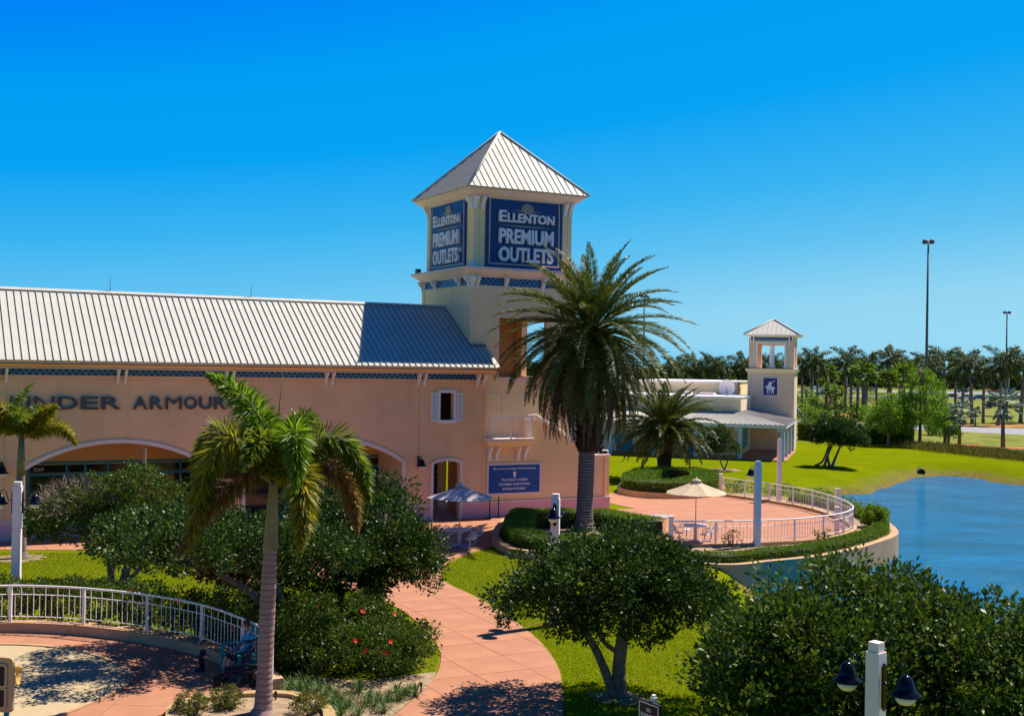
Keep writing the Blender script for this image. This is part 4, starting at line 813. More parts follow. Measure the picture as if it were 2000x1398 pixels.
# navy emblem board with a rider on a horse
lg = thing('emblem_sign', 'dark navy square board with white rider on horseback emblem on the small far tower', 'sign', FB + G1 * -2.22 + Vector((0, 0, 5.22)), TF)
mb = MB(); mb.box(-0.72, 0.72, -0.1, -0.002, 0, 1.75); mb.build('frame', 'white', lg); mb = MB(); mb.box(-0.66, 0.66, -0.115, -0.101, 0.06, 1.69); mb.build('board', 'navy', lg)
horse = [(-.30, .22), (-.24, .22), (-.20, .50), (-.12, .62), (-.10, .30), (-.14, .18), (-.06, .18), (-.03, .34), (0, .60), (.10, .56), (.14, .36), (.06, .24), (.13, .22), (.22, .38), (.24, .55), (.26, .20), (.33, .20), (.32, .52), (.34, .72), (.40, .60), (.44, .66), (.36, .86), (.22, .90), (.12, .84), (.10, 1.0), (.12, 1.16), (.30, 1.38), (.42, 1.42), (.40, 1.48), (.28, 1.44), (.06, 1.24), (.02, 1.34), (-.06, 1.38), (-.12, 1.30), (-.10, 1.22), (-.20, 1.12), (-.22, .92), (-.30, .98), (-.40, .90), (-.44, .78), (-.36, .76), (-.30, .66), (-.30, .45)]
mb = MB(); mb.ext([(x * 1.05, -0.116, z) for x, z in horse], (0, -0.02, 0)); mb.build('emblem', 'lettering', lg)
mb = MB(); mb.tube([(0, 0, 0), (0.9, 0.2, -1.4)], 0.07, 8); o = mb.build('slide_chute', 'signblue'); tag(o, 'thin blue sloping tube beside the right edge of the small far tower', 'slide'); o.location = FB + G1 * 0.25 + G2 * 1 + Vector((0, 0, 4.1))

# ------------------------------------------------------------------ railings
def railing(label, pts, zb, posts, h=1.0, step=0.17, tall=(), mcol='white'):
    t = thing('railing', label, 'railing', (0, 0, 0))
    pz = lambda L, z: [Vector((p.x, p.y, z)) for p in L]
    mb = MB(); mb.tube(pz(pts, zb + h), 0.032, 8); mb.build('top_rail', mcol, t)
    for nm, z in (('middle_rail', h - .24), ('bottom_rail', .14)): mb = MB(); mb.tube(pz(pts, zb + z), 0.014, 4); mb.build(nm, mcol, t)
    rs = resample(pts, step); b1 = MB(); b1.box(-.008, .008, -.008, .008, .14, h - .24); b1 = b1.mesh('baluster', mcol); b2_ = MB(); b2_.box(-.009, .009, -.009, .009, .14, h - .02); b2_ = b2_.mesh('baluster', mcol)
    for i, p in enumerate(rs): link('baluster', b2_ if i % 2 == 0 else b1, t, (p.x, p.y, zb))
    pm_ = MB(); pm_.box(-.035, .035, -.035, .035, -0.03, h - .02); pm_ = pm_.mesh('post', mcol)
    L = resample(pts, posts)
    for p in L: link('post', pm_, t, (p.x, p.y, zb))
    for q in tall:
        mb = MB(); mb.box(-.09, .09, -.09, .09, 0, 1.3); mb.box(-.11, .11, -.11, .11, 1.302, 1.36); link('tall_post', mb.mesh('tall_post', 'whitedirty'), t, (q[0], q[1], zb - .15))
    return t
railing('white curved railing on the low wall round the play area', PR, 0.3, 2.15, 1.0, 0.175)
railing('white curved railing round the pink terrace beside the pond', RAIL, 0.14, 2.0, 0.98, 0.175, tall=[RAIL[0], RAIL[-1], at(1634, 1045), at(1635, 1002)])

# ------------------------------------------------------------------ lamp posts
def lamp_post(label, loc, h=3.95, m='whitedirty', rz=0.0, w=0.125, heads=((1, 0), (-1, 0))):
    t = thing('lamp_post', label, 'lamp post', loc, rz, 'square white lamp posts with bell lanterns')
    mb = MB(); mb.box(-w, w, -w, w, 0, h - 1.45); mb.build('lower_shaft', m, t)
    mb = MB(); q = w - .018; mb.box(-q, q, -q, q, h - 1.448, h - .14)
    for sx, sy in ((1, 1), (1, -1), (-1, 1), (-1, -1)):
        mb.box(sx * w if sx < 0 else .012, sx * -.012 if sx < 0 else w, sy * w if sy < 0 else .012, sy * -.012 if sy < 0 else w, h - 1.4, h - .14)
    mb.box(-q + .005, q - .005, -q + .005, q - .005, h - .138, h); mb.build('upper_shaft', m, t)
    mb = MB(); mb.box(-w - .015, w + .015, -w - .015, w + .015, 0, .25); mb.build('base', m, t)
    for hx, hy in heads:
        d = Vector((-hx, -hy, 0)); c = Vector((hx, hy, 0)) * (w + .36) + Vector((0, 0, h - .62))
        mb = MB(); lantern(mb, c, d, 0.82); mb.build('lantern', ['black', 'globe'], t)
        mb = MB(); n = Vector((hx, hy, 0)); s_ = Vector((-hy, hx, 0)); p = n * (w + .012)
        mb.ext([p + s_ * x + Vector((0, 0, h - .62 + z)) for x, z in [(-.05, -.28), (0, -.34), (.05, -.28), (.05, .28), (0, .34), (-.05, .28)]], n * .03); mb.build('mount_plate', 'black', t)
    return t
lamp_post('white square lamp post with two black lanterns, nearest, at bottom right', (5.28, 16.85, 0), 3.93, rz=R(-48), w=.105)
lamp_post('white lamp post rising behind the left end of the play area railing', at(30, 1200) + Vector((0, 0, 0)), 4.0, rz=R(12))
lamp_post('white lamp post with lanterns on the lawn behind the tree beside the path', at(1081, 1222), 3.95, rz=R(80))
lamp_post('pale blue lamp post standing in front of the terrace railing', at(1478, 1067), 3.75, 'bluepost', rz=R(15), heads=((-0.2, 1),))
lamp_post('slim white post behind the far side of the terrace railing', at(1521, 979), 3.7, rz=R(10), w=0.11, heads=())
lamp_post('white lamp post under the big dark tree left of the path', at(712, 1172), 2.6, rz=R(10), w=0.13, heads=())

# high light masts
def mast(label, px, top, dist, k=1.0):
    base = atY(px, 800, dist); base.z = 0; zt_ = CAMH + (711 + (px - 1000) * .0178 - top) / FPX * dist
    t = thing('light_mast', label, 'light mast', base, 0, 'tall highway light masts')
    mb = MB(); mb.tube([(0, 0, 0), (0, 0, zt_)], [0.28 * k, 0.14 * k], 8); mb.build('pole', 'gutter', t)
    mb = MB()
    for q in range(4):
        a_ = q * math.pi / 2 + .5; c = Vector((math.cos(a_), math.sin(a_), 0)) * .8 * k; mb.tube([(0, 0, zt_ - .3), c + Vector((0, 0, zt_ - .2))], 0.08 * k, 5); mb.lathe([(.1 * k, .3 * k), (.42 * k, .1 * k), (.42 * k, -.35 * k), (.3 * k, -.4 * k)], 8, 0, c + Vector((0, 0, zt_ - .1)))
    mb.build('lamp_head', 'gutter', t)
mast('tallest light mast, rising above the palms at the right', 1808, 470, 200); mast('light mast near the right edge behind the palms', 1964, 609, 400, 1.3); mast('light mast seen behind the crown of the big date palm', 1255, 577, 360, 1.3)

# ------------------------------------------------------------------ vegetation builders
def crown_arrays(ells, clumps, cr, per, leaf, flat=0.35, asp=0.5, zcut=None):
    vols = np.array([e[3] * e[4] + e[3] * e[5] for e in ells]); pr = vols / vols.sum(); Ps = []; Ds = []
    for ei, e in enumerate(ells):
        n = max(1, int(clumps * pr[ei])); d = nrm(rng.normal(size=(n, 3))); d[:, 2] = np.where(d[:, 2] < -flat, -flat * rng.uniform(0, 1, n), d[:, 2]); d = nrm(d)
        rr = rng.uniform(0.3, 1.0, (n, 1)) ** 0.45 * rng.choice([1.0, 1.0, 1.12, 1.2], (n, 1)); C = np.array(e[:3]) + d * np.array(e[3:]) * rr
        q = nrm(rng.normal(size=(n * per, 3))); cc = np.repeat(C, per, 0); sz = cr * np.repeat(rng.uniform(.45, 1.35, (n, 1)), per, 0)
        P_ = cc + q * sz * rng.uniform(.35, 1.05, (n * per, 1)) * np.array([1, 1, .75]); Ps.append(P_)
        Ds.append(q * .8 + np.repeat(d, per, 0) * .4 + rng.normal(size=(n * per, 3)) * .5 + np.array([0, 0, .25]))
    P_ = np.concatenate(Ps); D = np.concatenate(Ds)
    if zcut is not None: k = P_[:, 2] > zcut; P_ = P_[k]; D = D[k]
    return leaf_quads(P_, D, leaf, asp)
def broad_tree(label, base, trunks, ells, clumps, cr, per, leaf, m='leafdark', name='broadleaf_tree', cat='tree', group=None, twigs=None, red=None, zcut=None, extra=None):
    t = thing(name, label, cat, base, 0, group); mb = MB()
    for pts, r0, r1 in trunks:
        c = smooth_curve(pts, 4); n = len(c); mb.tube(c, [r0 + (r1 - r0) * i / (n - 1) + (0.35 * r0 if i == 0 and pts[0][2] <= 0.01 else 0) + random.uniform(-.04, .04) * r0 for i in range(n)], 9)
    for e in ells:
        for k in range(5):
            d = Vector(nrm(rng.normal(size=(1, 3)))[0]); d.z = abs(d.z) * .6; s0 = Vector(trunks[0][0][-1]); en = Vector(e[:3]) + Vector((d.x * e[3], d.y * e[4], d.z * e[5])) * .8
            mb.tube([s0, s0.lerp(en, .5) + Vector((0, 0, -.15)), en], [0.05 * e[3] / 2 + .02, .03, .012], 5)
    mb.build('trunk', 'bark', t)
    V, F_ = crown_arrays(ells, clumps, cr, per, leaf, zcut=zcut); link('crown', arr_mesh('crown', V, F_, m), t)
    if twigs:
        n = twigs[1]; e = twigs[0]; d = nrm(rng.normal(size=(n, 3))); d[:, 2] = np.abs(d[:, 2]); P_ = np.array(e[:3]) + d * np.array(e[3:]) * rng.uniform(.7, 1, (n, 1)); V, F_ = leaf_quads(P_, d + rng.normal(size=(n, 3)) * .9, .34, .045, .5); link('bare_twigs', arr_mesh('bare_twigs', V, F_, 'twig'), t)
    if red:
        V, F_ = crown_arrays([red[0]], red[1], .3, 60, leaf, asp=.6); link('red_foliage', arr_mesh('red_foliage', V, F_, 'leafred'), t)
    return t

# centre tree beside the path
broad_tree('dense round-leaved dark tree with forked trunk on the lawn right of the path', (2.68, 27.85, 0),
    [([(0, 0, 0), (-.02, 0, .7), (.08, .05, 1.5), (.3, .1, 2.4)], .19, .12), ([(-.12, -.05, 0), (-.35, -.1, .6), (-.6, -.1, 1.15), (-.85, 0, 1.5), (-1.25, .1, 2.0)], .12, .07), ([(-.02, 0, 1.0), (-.45, .05, 1.35), (-.55, .1, 1.8), (-.7, .2, 2.3)], .06, .035)],
    [(-.35, .1, 2.85, 2.0, 2.0, .95), (-1.75, -.1, 2.35, 1.15, 1.4, .75), (1.15, .1, 2.35, 1.35, 1.6, .95), (.3, 0, 3.3, 1.2, 1.4, .65), (2.0, .2, 2.1, .75, 1.0, .55), (-.2, -1.2, 2.0, 1.3, .8, .5)], 520, .36, 78, .105, 'leafdark')
# two big trees, lower right
broad_tree('large dark leafy tree just behind the nearest lamp post', (5.4, 19.9, 0),
    [([(0, 0, 0), (.1, 0, 1), (0, .1, 2.2)], .2, .13), ([(0.1, 0, 0.3), (.6, .1, 1.2), (1.1, .2, 2.2)], .13, .08)],
    [(-.35, .6, 2.75, 1.55, 1.6, 1.25), (1.0, 1.5, 3.05, 1.7, 1.7, 1.2), (-1.15, -.2, 1.9, 1.05, 1.1, 1.2), (.2, .1, 2.0, 1.5, 1.3, 1.3), (2.1, 2.2, 2.7, 1.3, 1.3, 1.2), (-.8, -.6, 1.2, 1.3, .9, .8)], 760, .40, 84, .112, 'leafmid')
broad_tree('large glossy dark tree cut by the right edge at the lower corner', (8.5, 20.4, 0),
    [([(0, 0, 0), (.1, 0, 1), (.2, .1, 2.2)], .2, .13), ([(0, 0, 0.2), (-.6, .1, 1.2), (-1.0, .2, 2.2)], .12, .07)],
    [(0, .2, 2.6, 1.9, 1.9, 1.25), (-1.2, -.6, 1.7, 1.4, 1.2, 1.1), (.9, -.4, 2.2, 1.6, 1.5, 1.2), (-.3, -1.2, 1.4, 1.5, .9, .9), (2.0, 1.0, 2.3, 1.4, 1.5, 1.2), (1.2, -1.5, 1.2, 1.3, .9, .9)], 720, .40, 84, .112, 'leafmid')
# trees on the left
broad_tree('bushy tree with bare pinkish twigs on its left side, in front of the left arch', (-13.6, 40.4, 0),
    [([(0, 0, 0), (-.05, 0, .8), (-.3, 0, 1.7)], .14, .09), ([(0.35, .1, 0), (.55, .1, .8), (.6, .1, 1.7)], .16, .1), ([(0.45, .1, 0.1), (.95, .1, .6), (1.15, .1, 1.5)], .09, .06)],
    [(-1.2, .1, 2.15, 1.6, 1.5, 1.0), (.6, .3, 2.7, 1.7, 1.6, 1.3), (1.2, 0, 2.0, 1.2, 1.3, .9), (-.3, -.2, 2.7, 1.3, 1.2, .9)], 430, .34, 80, .10, 'leafmid', twigs=((-1.0, -.2, 2.5, 1.7, 1.4, 1.15), 1500))
broad_tree('dark leaning tree with a patch of reddish leaves, overhanging the play plaza', (-5.7, 31.4, 0),
    [([(0, 0, 0), (-.4, -.1, .9), (-1.1, -.4, 1.7), (-1.9, -.8, 2.3)], .15, .08), ([(-.1, .2, 0), (-.2, .3, .9), (-.7, .6, 1.9)], .13, .08)],
    [(-2.3, -.6, 3.05, 1.5, 1.5, .85), (-2.6, -2.3, 3.1, 1.3, 1.3, .65), (-3.6, .4, 3.0, 1.4, 1.3, .8), (-1.2, .8, 2.6, 1.4, 1.3, 1.0), (-2.4, 1.6, 2.5, 1.4, 1.2, 1.0), (-3.9, -1.5, 3.1, 1.0, 1.1, .55), (.6, -1.2, 2.75, 1.5, 1.2, .85), (-.8, -1.4, 2.9, 1.2, 1.0, .7)], 600, .36, 72, .108, 'leafdark', red=((-1.9, .2, 2.15, .8, .6, .6), 26))
broad_tree('big dense dark tree just left of the umbrella table', (-3.9, 34.6, 0),
    [([(0, 0, 0), (.1, 0, .8), (0, 0, 1.8)], .2, .13), ([(-.8, 0, 0), (-1.0, 0, .8), (-1.2, 0, 1.8)], .15, .1)],
    [(-.1, 0, 2.75, 1.65, 1.8, 1.5), (.75, -.1, 2.1, 1.15, 1.4, 1.0), (-1.4, .2, 2.7, 1.7, 1.7, 1.5), (-1.2, -.8, 1.8, 1.6, 1.0, 1.1), (.2, -.8, 1.9, 1.2, .9, .8)], 620, .36, 80, .108, 'leafdark')

def leafy_mass(name, label, cat, ells, clumps, cr, per, leaf, m, flowers=0, group=None, zcut=0.02, loc=(0, 0, 0)):
    t = thing(name, label, cat, loc, 0, group); V, F_ = crown_arrays(ells, clumps, cr, per, leaf, zcut=zcut, flat=.9); link('foliage', arr_mesh('foliage', V, F_, m), t)
    mb = MB()
    for e in ells:
        for k in range(7):
            d = nrm(rng.normal(size=(1, 3)))[0]; mb.tube([(e[0] + d[0] * .15, e[1] + d[1] * .15, 0), (e[0] + d[0] * e[3] * .6, e[1] + d[1] * e[4] * .6, e[2] + abs(d[2]) * e[5] * .5)], [.025, .012], 5)
    stuff(mb.build('stems', 'bark', t))
    fm = MB()
    for a_ in range(5):
        q = 2 * math.pi * a_ / 5; fm.face([(0, 0, 0), (.05 * math.cos(q - .5), .05 * math.sin(q - .5), .02), (.075 * math.cos(q), .075 * math.sin(q), .03), (.05 * math.cos(q + .5), .05 * math.sin(q + .5), .02)])
    fm.tube([(0, 0, 0), (0, 0, .07)], .008, 4); fm = fm.mesh('flower', 'flower')
    for k in range(flowers):
        e = random.choice(ells); d = nrm(rng.normal(size=(1, 3)))[0]; d[1] = -abs(d[1]); d[2] = abs(d[2]) * .8; p = Vector((e[0] + d[0] * (e[3] + cr * .8), e[1] + d[1] * (e[4] + cr * .8), e[2] + d[2] * (e[5] + cr * .6)))
        link('flower', fm, t, p, Vector(d).to_track_quat('Z', 'Y').to_euler())
    return t
leafy_mass('hibiscus_bush', 'broad hibiscus bush with a few red flowers at the path bend', 'bush',
    [(-4.7, 29.4, .75, 1.1, .9, .55), (-3.3, 29.5, .65, 1.15, 1.0, .5), (-2.7, 30.5, .6, .8, .9, .45), (-4.2, 31.3, .85, 1.5, 1.2, .6), (-5.3, 30.8, .9, .9, 1.2, .6)], 420, .3, 85, .085, 'leafmid', 8)
hp = resample(offset(PR, -1.0), 0.9)
leafy_mass('hibiscus_hedge', 'long hibiscus hedge with red flowers behind the play area railing', 'hedge', [(p.x, p.y, .75, .65, .6, .55) for p in hp[:-2]], 520, .26, 80, .085, 'leafmid', 16)
leafy_mass('hibiscus_shrub', 'dark shrub filling the gap between railing and the foxtail palm', 'bush', [(-6.0, 33.3, .8, 1.3, 1.1, .6), (-4.6, 33.2, .8, 1.2, 1.0, .6), (-7.6, 34.8, .8, 1.0, .9, .6)], 220, .3, 80, .085, 'leafdark', 2)
# small shrubs in the palm bed
for c, r, lb, m in ((at(437, 1386), .33, 'small yellow-green shrub left of the foxtail palm foot', 'leafyellowshrub'), (at(372, 1398), .30, 'small reddish shrub at the left end of the palm bed', 'leafyellowshrub'), (at(606, 1396), .36, 'small reddish-green shrub right of the foxtail palm foot', 'leafyellowshrub')):
    leafy_mass('bed_shrub', lb, 'shrub', [(0, 0, .25, r, r, .22)], 45, .12, 50, .05, m, 0, loc=(c.x, c.y, .05))
leafy_mass('terrace_shrub', 'rounded shrub outside the right end of the terrace railing', 'shrub', [(0, 0, .6, .55, .5, .45), (.5, .2, .55, .4, .4, .35)], 90, .2, 60, .10, 'leafbright', 0, loc=(18.0, 58.6, 0))
for (x, y, r, lb) in ((at(1425, 1066).x, at(1425, 1066).y - .5, .3, 'sparse twiggy plant before the terrace railing, left of the blue post'), (at(1600, 1060).x, at(1600, 1060).y - .3, .22, 'small yellowish plant before the terrace railing, right of the blue post')):
    leafy_mass('sparse_plant', lb, 'plant', [(0, 0, .45, r * 1.6, r, .3)], 14, .12, 16, .09, 'leafyellowshrub', 0, loc=(x, y, 0.02))

# clipped hedges: leafy skin on a solid core coloured dark as the shaded inside
def hedge_strip(name, label, pts, o0, o1, z0, z1, m, dens=900, leaf=.06):
    t = thing(name, label, 'hedge'); mb = MB(); i = .09; wall_strip(mb, pts, o0 + i, o1 - i, z0, z1 - i); mb.build('core', 'hedgeshade', t)
    A = offset(pts, o0); B = offset(pts, o1); Ps = []; Ds = []
    for k in range(len(pts) - 1):
        a, b, c, d = A[k], A[k + 1], B[k + 1], B[k]
        for (p, q, r_, s_, dr) in (((a, z1), (b, z1), (c, z1), (d, z1), (0, 0, 1)), ((a, z0), (b, z0), (b, z1), (a, z1), None), ((d, z0), (c, z0), (c, z1), (d, z1), None)):
            P4 = [np.array([v.x, v.y, z]) for v, z in (p, q, r_, s_)]; ar_ = np.linalg.norm(np.cross(P4[1] - P4[0], P4[3] - P4[0])); n = int(ar_ * dens)
            if n < 1: continue
            u, v = rng.uniform(size=(n, 1)), rng.uniform(size=(n, 1)); PP = P4[0] * (1 - u) * (1 - v) + P4[1] * u * (1 - v) + P4[2] * u * v + P4[3] * (1 - u) * v
            if dr is None:
                ctr = np.array([(a.x + c.x) / 2, (a.y + c.y) / 2, z0]); dd = PP - ctr; dd[:, 2] = 0.05; dd = nrm(dd)
            else: dd = np.tile(np.array(dr, float), (n, 1))
            lump = (np.sin(PP[:, :1] * 3.1) + np.sin(PP[:, 1:2] * 2.7 + 1)) * .03
            Ps.append(PP + dd * (rng.uniform(-.09, .03, (n, 1)) + lump)); Ds.append(dd + rng.normal(size=(n, 3)) * .6 + np.array([0, 0, .3]))
    V, F_ = leaf_quads(np.concatenate(Ps), np.concatenate(Ds), leaf, .5); link('foliage', arr_mesh('foliage', V, F_, m), t); return t
ring_h = offset(WALL, -0.3)
iL = next(i for i, p in enumerate(ring_h) if p.x > 5.2 and p.y < 50)
hedge_strip('terrace_hedge', 'low clipped hedge running round the outside of the terrace railing', ring_h[iL:-8], -0.75, 0.0, 0, .38, 'leafhedge', 900, .06)
hedge_strip('palm_hedge', 'dark clipped hedge along the near kerb of the big date palm bed', ring_h[2:iL + 2], -1.3, -0.05, 0.1, .85, 'leafhedge', 1000, .06)
backh = smooth_curve([at(1000, 1030), at(1050, 1026), at(1110, 1026), at(1180, 1028), at(1230, 1035), at(1300, 1050)], 5)
hedge_strip('palm_hedge', 'bright clipped hedge behind the foot of the big date palm', backh, 0.1, 1.2, 0.1, .85, 'leafbright', 1000, .06)
c = at(1310, 960); isl = [Vector((c.x + math.cos(t_) * 3.6 * (1 if math.cos(t_) > 0 else 1.0), c.y + 6 * math.sin(t_) + 2.2, 0)) for t_ in np.linspace(0.3, 6.5, 40)]
isl = [at(1212, 958), at(1222, 966), at(1262, 972), at(1320, 974), at(1380, 971), at(1408, 962), at(1400, 948), at(1350, 942), at(1290, 940), at(1240, 944)]
isl = smooth_curve(isl, 4, True); isl.append(isl[0])
mb = MB(); wall_strip(mb, isl, -0.05, 0.2, -.02, .35); tag(mb.build('island_kerb', 'retain'), 'oval brown kerb of the far planter round the shorter date palm', 'kerb')
hedge_strip('island_hedge', 'oval clipped hedge round the foot of the shorter date palm', isl, -1.9, -0.1, 0.1, 1.0, 'leafhedge', 420, .10)
for (p0, p1, dd, zt_, lb) in ((at(1557, 858), at(1606, 862), 5.0, 1.9, 'boxy far hedge just right of the small tower'), (at(1690, 868), at(1786, 869), 4.0, 1.75, 'boxy far hedge below the two bright green trees'), (at(1590, 846), at(1640, 850), 3, 1.7, 'boxy far hedge behind the round lone tree')):
    L = resample([p0, p1], 2.0); hedge_strip('far_hedge', lb, L, -dd, 0, 0, zt_, 'leafhedge', 90, .22)

# ------------------------------------------------------------------ palms
def bez(P0, Pm, P2, n=24):
    P0, Pm, P2 = Vector(P0), Vector(Pm), Vector(P2); P1 = Pm * 2 - (P0 + P2) * .5
    return [P0 * (1 - t) ** 2 + P1 * 2 * t * (1 - t) + P2 * t * t for t in np.linspace(0, 1, n)]
def frond_mesh(path, ll, n, wd, m, around=2, start=.12, droop=.25, r=.03, lift=.35, taper=.45, rm=None, fwd=.55):
    "feather leaf: midrib tube and leaflets; around=2 flat feather, more = bottle-brush"
    pts = np.array([tuple(p) for p in resample(path, sum((path[i + 1] - path[i]).length for i in range(len(path) - 1)) / 40)]); N_ = len(pts); T_ = nrm(np.gradient(pts, axis=0))
    t = np.linspace(start, 1, n); f = t * (N_ - 1); i0 = np.clip(f.astype(int), 0, N_ - 2); u = (f - i0)[:, None]
    P_ = pts[i0] * (1 - u) + pts[i0 + 1] * u; D = nrm(T_[i0] * (1 - u) + T_[i0 + 1] * u)
    up = np.tile(np.array([0, 0, 1.0]), (n, 1)); side = np.cross(D, up); bad = np.linalg.norm(side, axis=1) < .25
    side[bad] = side[~bad][0] if (~bad).any() else np.array([1, 0, 0]); side = nrm(side); up = np.cross(side, D)
    prof = np.clip(np.sin(np.pi * (taper + (1 - taper) * np.clip(t, 0, 1)) ** 1.0) ** .6, .18, 1) * np.clip((t - start) / .12 + .45, 0, 1)
    PP = []; DD = []; LL = []
    for k in range(around):
        if around == 2: ang = np.full(n, lift if k == 0 else math.pi - lift) + rng.normal(0, .16, n)
        else: ang = 2 * math.pi * k / around + rng.uniform(-.7, .7, n)
        dd = side * np.cos(ang)[:, None] + up * np.sin(ang)[:, None] + D * (fwd + rng.normal(0, .12, (n, 1))) + np.array([0, 0, -droop]); PP.append(P_ + D * rng.uniform(-.01, .01, (n, 1))); DD.append(dd); LL.append(prof * ll * rng.uniform(.85, 1.12, n))
    P_ = np.concatenate(PP); D_ = nrm(np.concatenate(DD)); L_ = np.concatenate(LL)[:, None]; nn = len(P_)
    B = nrm(np.cross(D_, np.concatenate([up] * around) + rng.normal(0, .4, (nn, 3)))); dr = np.array([0, 0, -droop * .5])
    V = np.stack([P_, P_ + D_ * L_ * .42 + B * wd * .5, P_ + D_ * L_ + dr * L_, P_ + D_ * L_ * .42 - B * wd * .5], 1).reshape(-1, 3); F_ = np.arange(4 * nn).reshape(nn, 4)
    mb = MB(); mb.tube([tuple(p) for p in pts[::3]], [r * (1 - .85 * i / (len(pts[::3]) - 1)) for i in range(len(pts[::3]))], 4)
    quads = [q for q in mb.f if len(q) == 4]; V2 = np.array(mb.v); F2 = np.array(quads) + len(V)
    return arr_mesh('frond', np.concatenate([V, V2]), np.concatenate([F_, F2]), [m, rm or m], np.r_[np.zeros(nn), np.ones(len(F2))])
def ringed_trunk(mb, pts, rad, ring=None, m=0, mring=1, n=14):
    c = resample(smooth_curve(pts, 6), .035); N_ = len(c); f = lambda i: np.interp(i / (N_ - 1), [q[0] for q in rad], [q[1] for q in rad])
    ph_ = [int(i / 3.7) for i in range(N_)]; k0 = len(mb.m); mb.tube(c, [f(i) * (1.02 - (.055 if i and ph_[i] != ph_[i - 1] else 0) + random.uniform(-.008, .008)) for i in range(N_)], n, m)
    for i in range(1, N_ - 1):
        if ph_[i] != ph_[i - 1]:
            for j in range(n): mb.m[k0 + i * n + j] = mring

# front foxtail palm
FX = at(513, 1395); crz = CAMH - (948 - 702.5) / FPX * FX.y
fp = thing('foxtail_palm', 'tall foxtail palm with ringed trunk in the bed at the front, brushy fronds', 'palm tree', (FX.x, FX.y, 0))
top = Vector((.15, 0, crz))
mb = MB(); ringed_trunk(mb, [(0, 0, 0), (.02, 0, .5), (.05, 0, 1.8), (.08, 0, 3.0), (.10, 0, 3.62)], [(0, .30), (.05, .20), (.3, .165), (.6, .175), (.9, .16), (1, .155)]); mb.build('trunk', ['foxtrunk', 'foxring'], fp)
mb = MB(); mb.tube(smooth_curve([(.10, 0, 3.6), (.11, 0, 3.9), (.12, 0, 4.4), (.15, 0, crz + .1)], 4), [.16, .175, .17, .16, .155, .15, .145, .14, .13, .125, .11, .10, .09], 14); mb.build('crownshaft', 'crownshaft', fp)
FR = [((-.35, -.1, 1.55), (-1.55, .2, 2.42), 'frondbright', .50, 8, 0), ((-1.35, .5, 1.15), (-1.9, .7, -.2), 'frondmid', .46, 6, 0), ((-.95, -.7, 1.0), (-1.5, -1.1, -1.25), 'frondyellow', .46, 6, 0),
      ((-.75, -.6, .15), (-1.75, -1.0, -1.35), 'frondbrown', .42, 6, 0), ((-1.4, .9, .5), (-2.15, 1.2, -.95), 'frondmid', .42, 6, 0), ((.62, -.9, 1.25), (.75, -1.6, .1), 'frondbright', .46, 7, 0),
      ((1.25, .3, 1.1), (2.05, .4, -.35), 'frondmid', .48, 7, 0), ((.75, -.9, .35), (.85, -1.4, -1.15), 'frondyellow', .46, 7, 0), ((1.2, .5, .4), (1.75, .8, -1.1), 'frondbrown', .42, 6, 0),
      ((.35, .6, 1.35), (.75, 1.5, 1.2), 'frondmid', .42, 6, 0), ((-.35, .9, 1.3), (-.85, 1.8, 1.0), 'frondmid', .42, 6, 0), ((-.1, -.55, 1.1), (-.35, -1.5, .5), 'frondmid', .42, 6, 0), ((.3, -.2, .7), (.9, -.2, 1.0), 'frondmid', .4, 6, 0)]
for md, tp, m, ll, ar_, _ in FR:
    path = bez(top, top + Vector(md), top + Vector(tp)); link('frond', frond_mesh(path, ll * 1.32, 118, .050, m, around=ar_, start=.13, droop=.28, r=.035, fwd=.5, rm='crownshaft'), fp)
mb = MB(); mb.tube([top + Vector((0.02, 0, .5)), top + Vector((.08, 0, 1.6)), top + Vector((.16, 0, 2.65))], [.03, .016, .004], 5); mb.build('spear', 'frondmid', fp)
# left foxtail palm
FL = at(40, 1090); crz = CAMH - (862 - 694) / FPX * FL.y
fl = thing('foxtail_palm', 'foxtail palm at the left edge before the arcade wall, yellow-green fronds', 'palm tree', (FL.x, FL.y, 0)); top = Vector((-.05, 0, crz))
mb = MB(); ringed_trunk(mb, [(0.05, 0, 0), (.02, 0, .5), (-.03, 0, 2.0), (-.05, 0, 3.2)], [(0, .3), (.08, .2), (.5, .16), (1, .15)]); mb.build('trunk', ['palmgrey', 'foxring'], fl)
mb = MB(); mb.tube([(-.05, 0, 3.2), (-.05, 0, 3.8), top + Vector((0, 0, .1))], [.16, .15, .10], 12); mb.build('crownshaft', 'crownshaft', fl)
for md, tp, m in [((1.0, -.2, 1.15), (1.5, -.3, 1.35), 'frondyellow'), ((1.1, .2, .65), (2.0, .3, -.1), 'frondyellow'), ((-.6, -.3, 1.3), (-1.5, -.5, 1.1), 'frondyellow'), ((.15, -.6, 1.0), (.45, -1.5, .9), 'frondmid'), ((-.9, -.6, .9), (-1.4, -1.2, -.3), 'frondyellow'), ((-.4, .8, 1.0), (-1.2, 1.6, .5), 'frondmid'), ((.3, .7, 1.1), (.7, 1.5, .9), 'frondmid'), ((-1.2, .1, .8), (-2.2, .2, -.2), 'frondyellow'), ((-.1, -.1, 1.3), (.55, -.2, 2.3), 'frondbright')]:
    link('frond', frond_mesh(bez(top, top + Vector(md), top + Vector(tp)), 0.58, 85, .06, m, around=6 if tp[2] < 2 else 2, start=.14, droop=.18, r=.03, fwd=.42, rm='crownshaft'), fl)

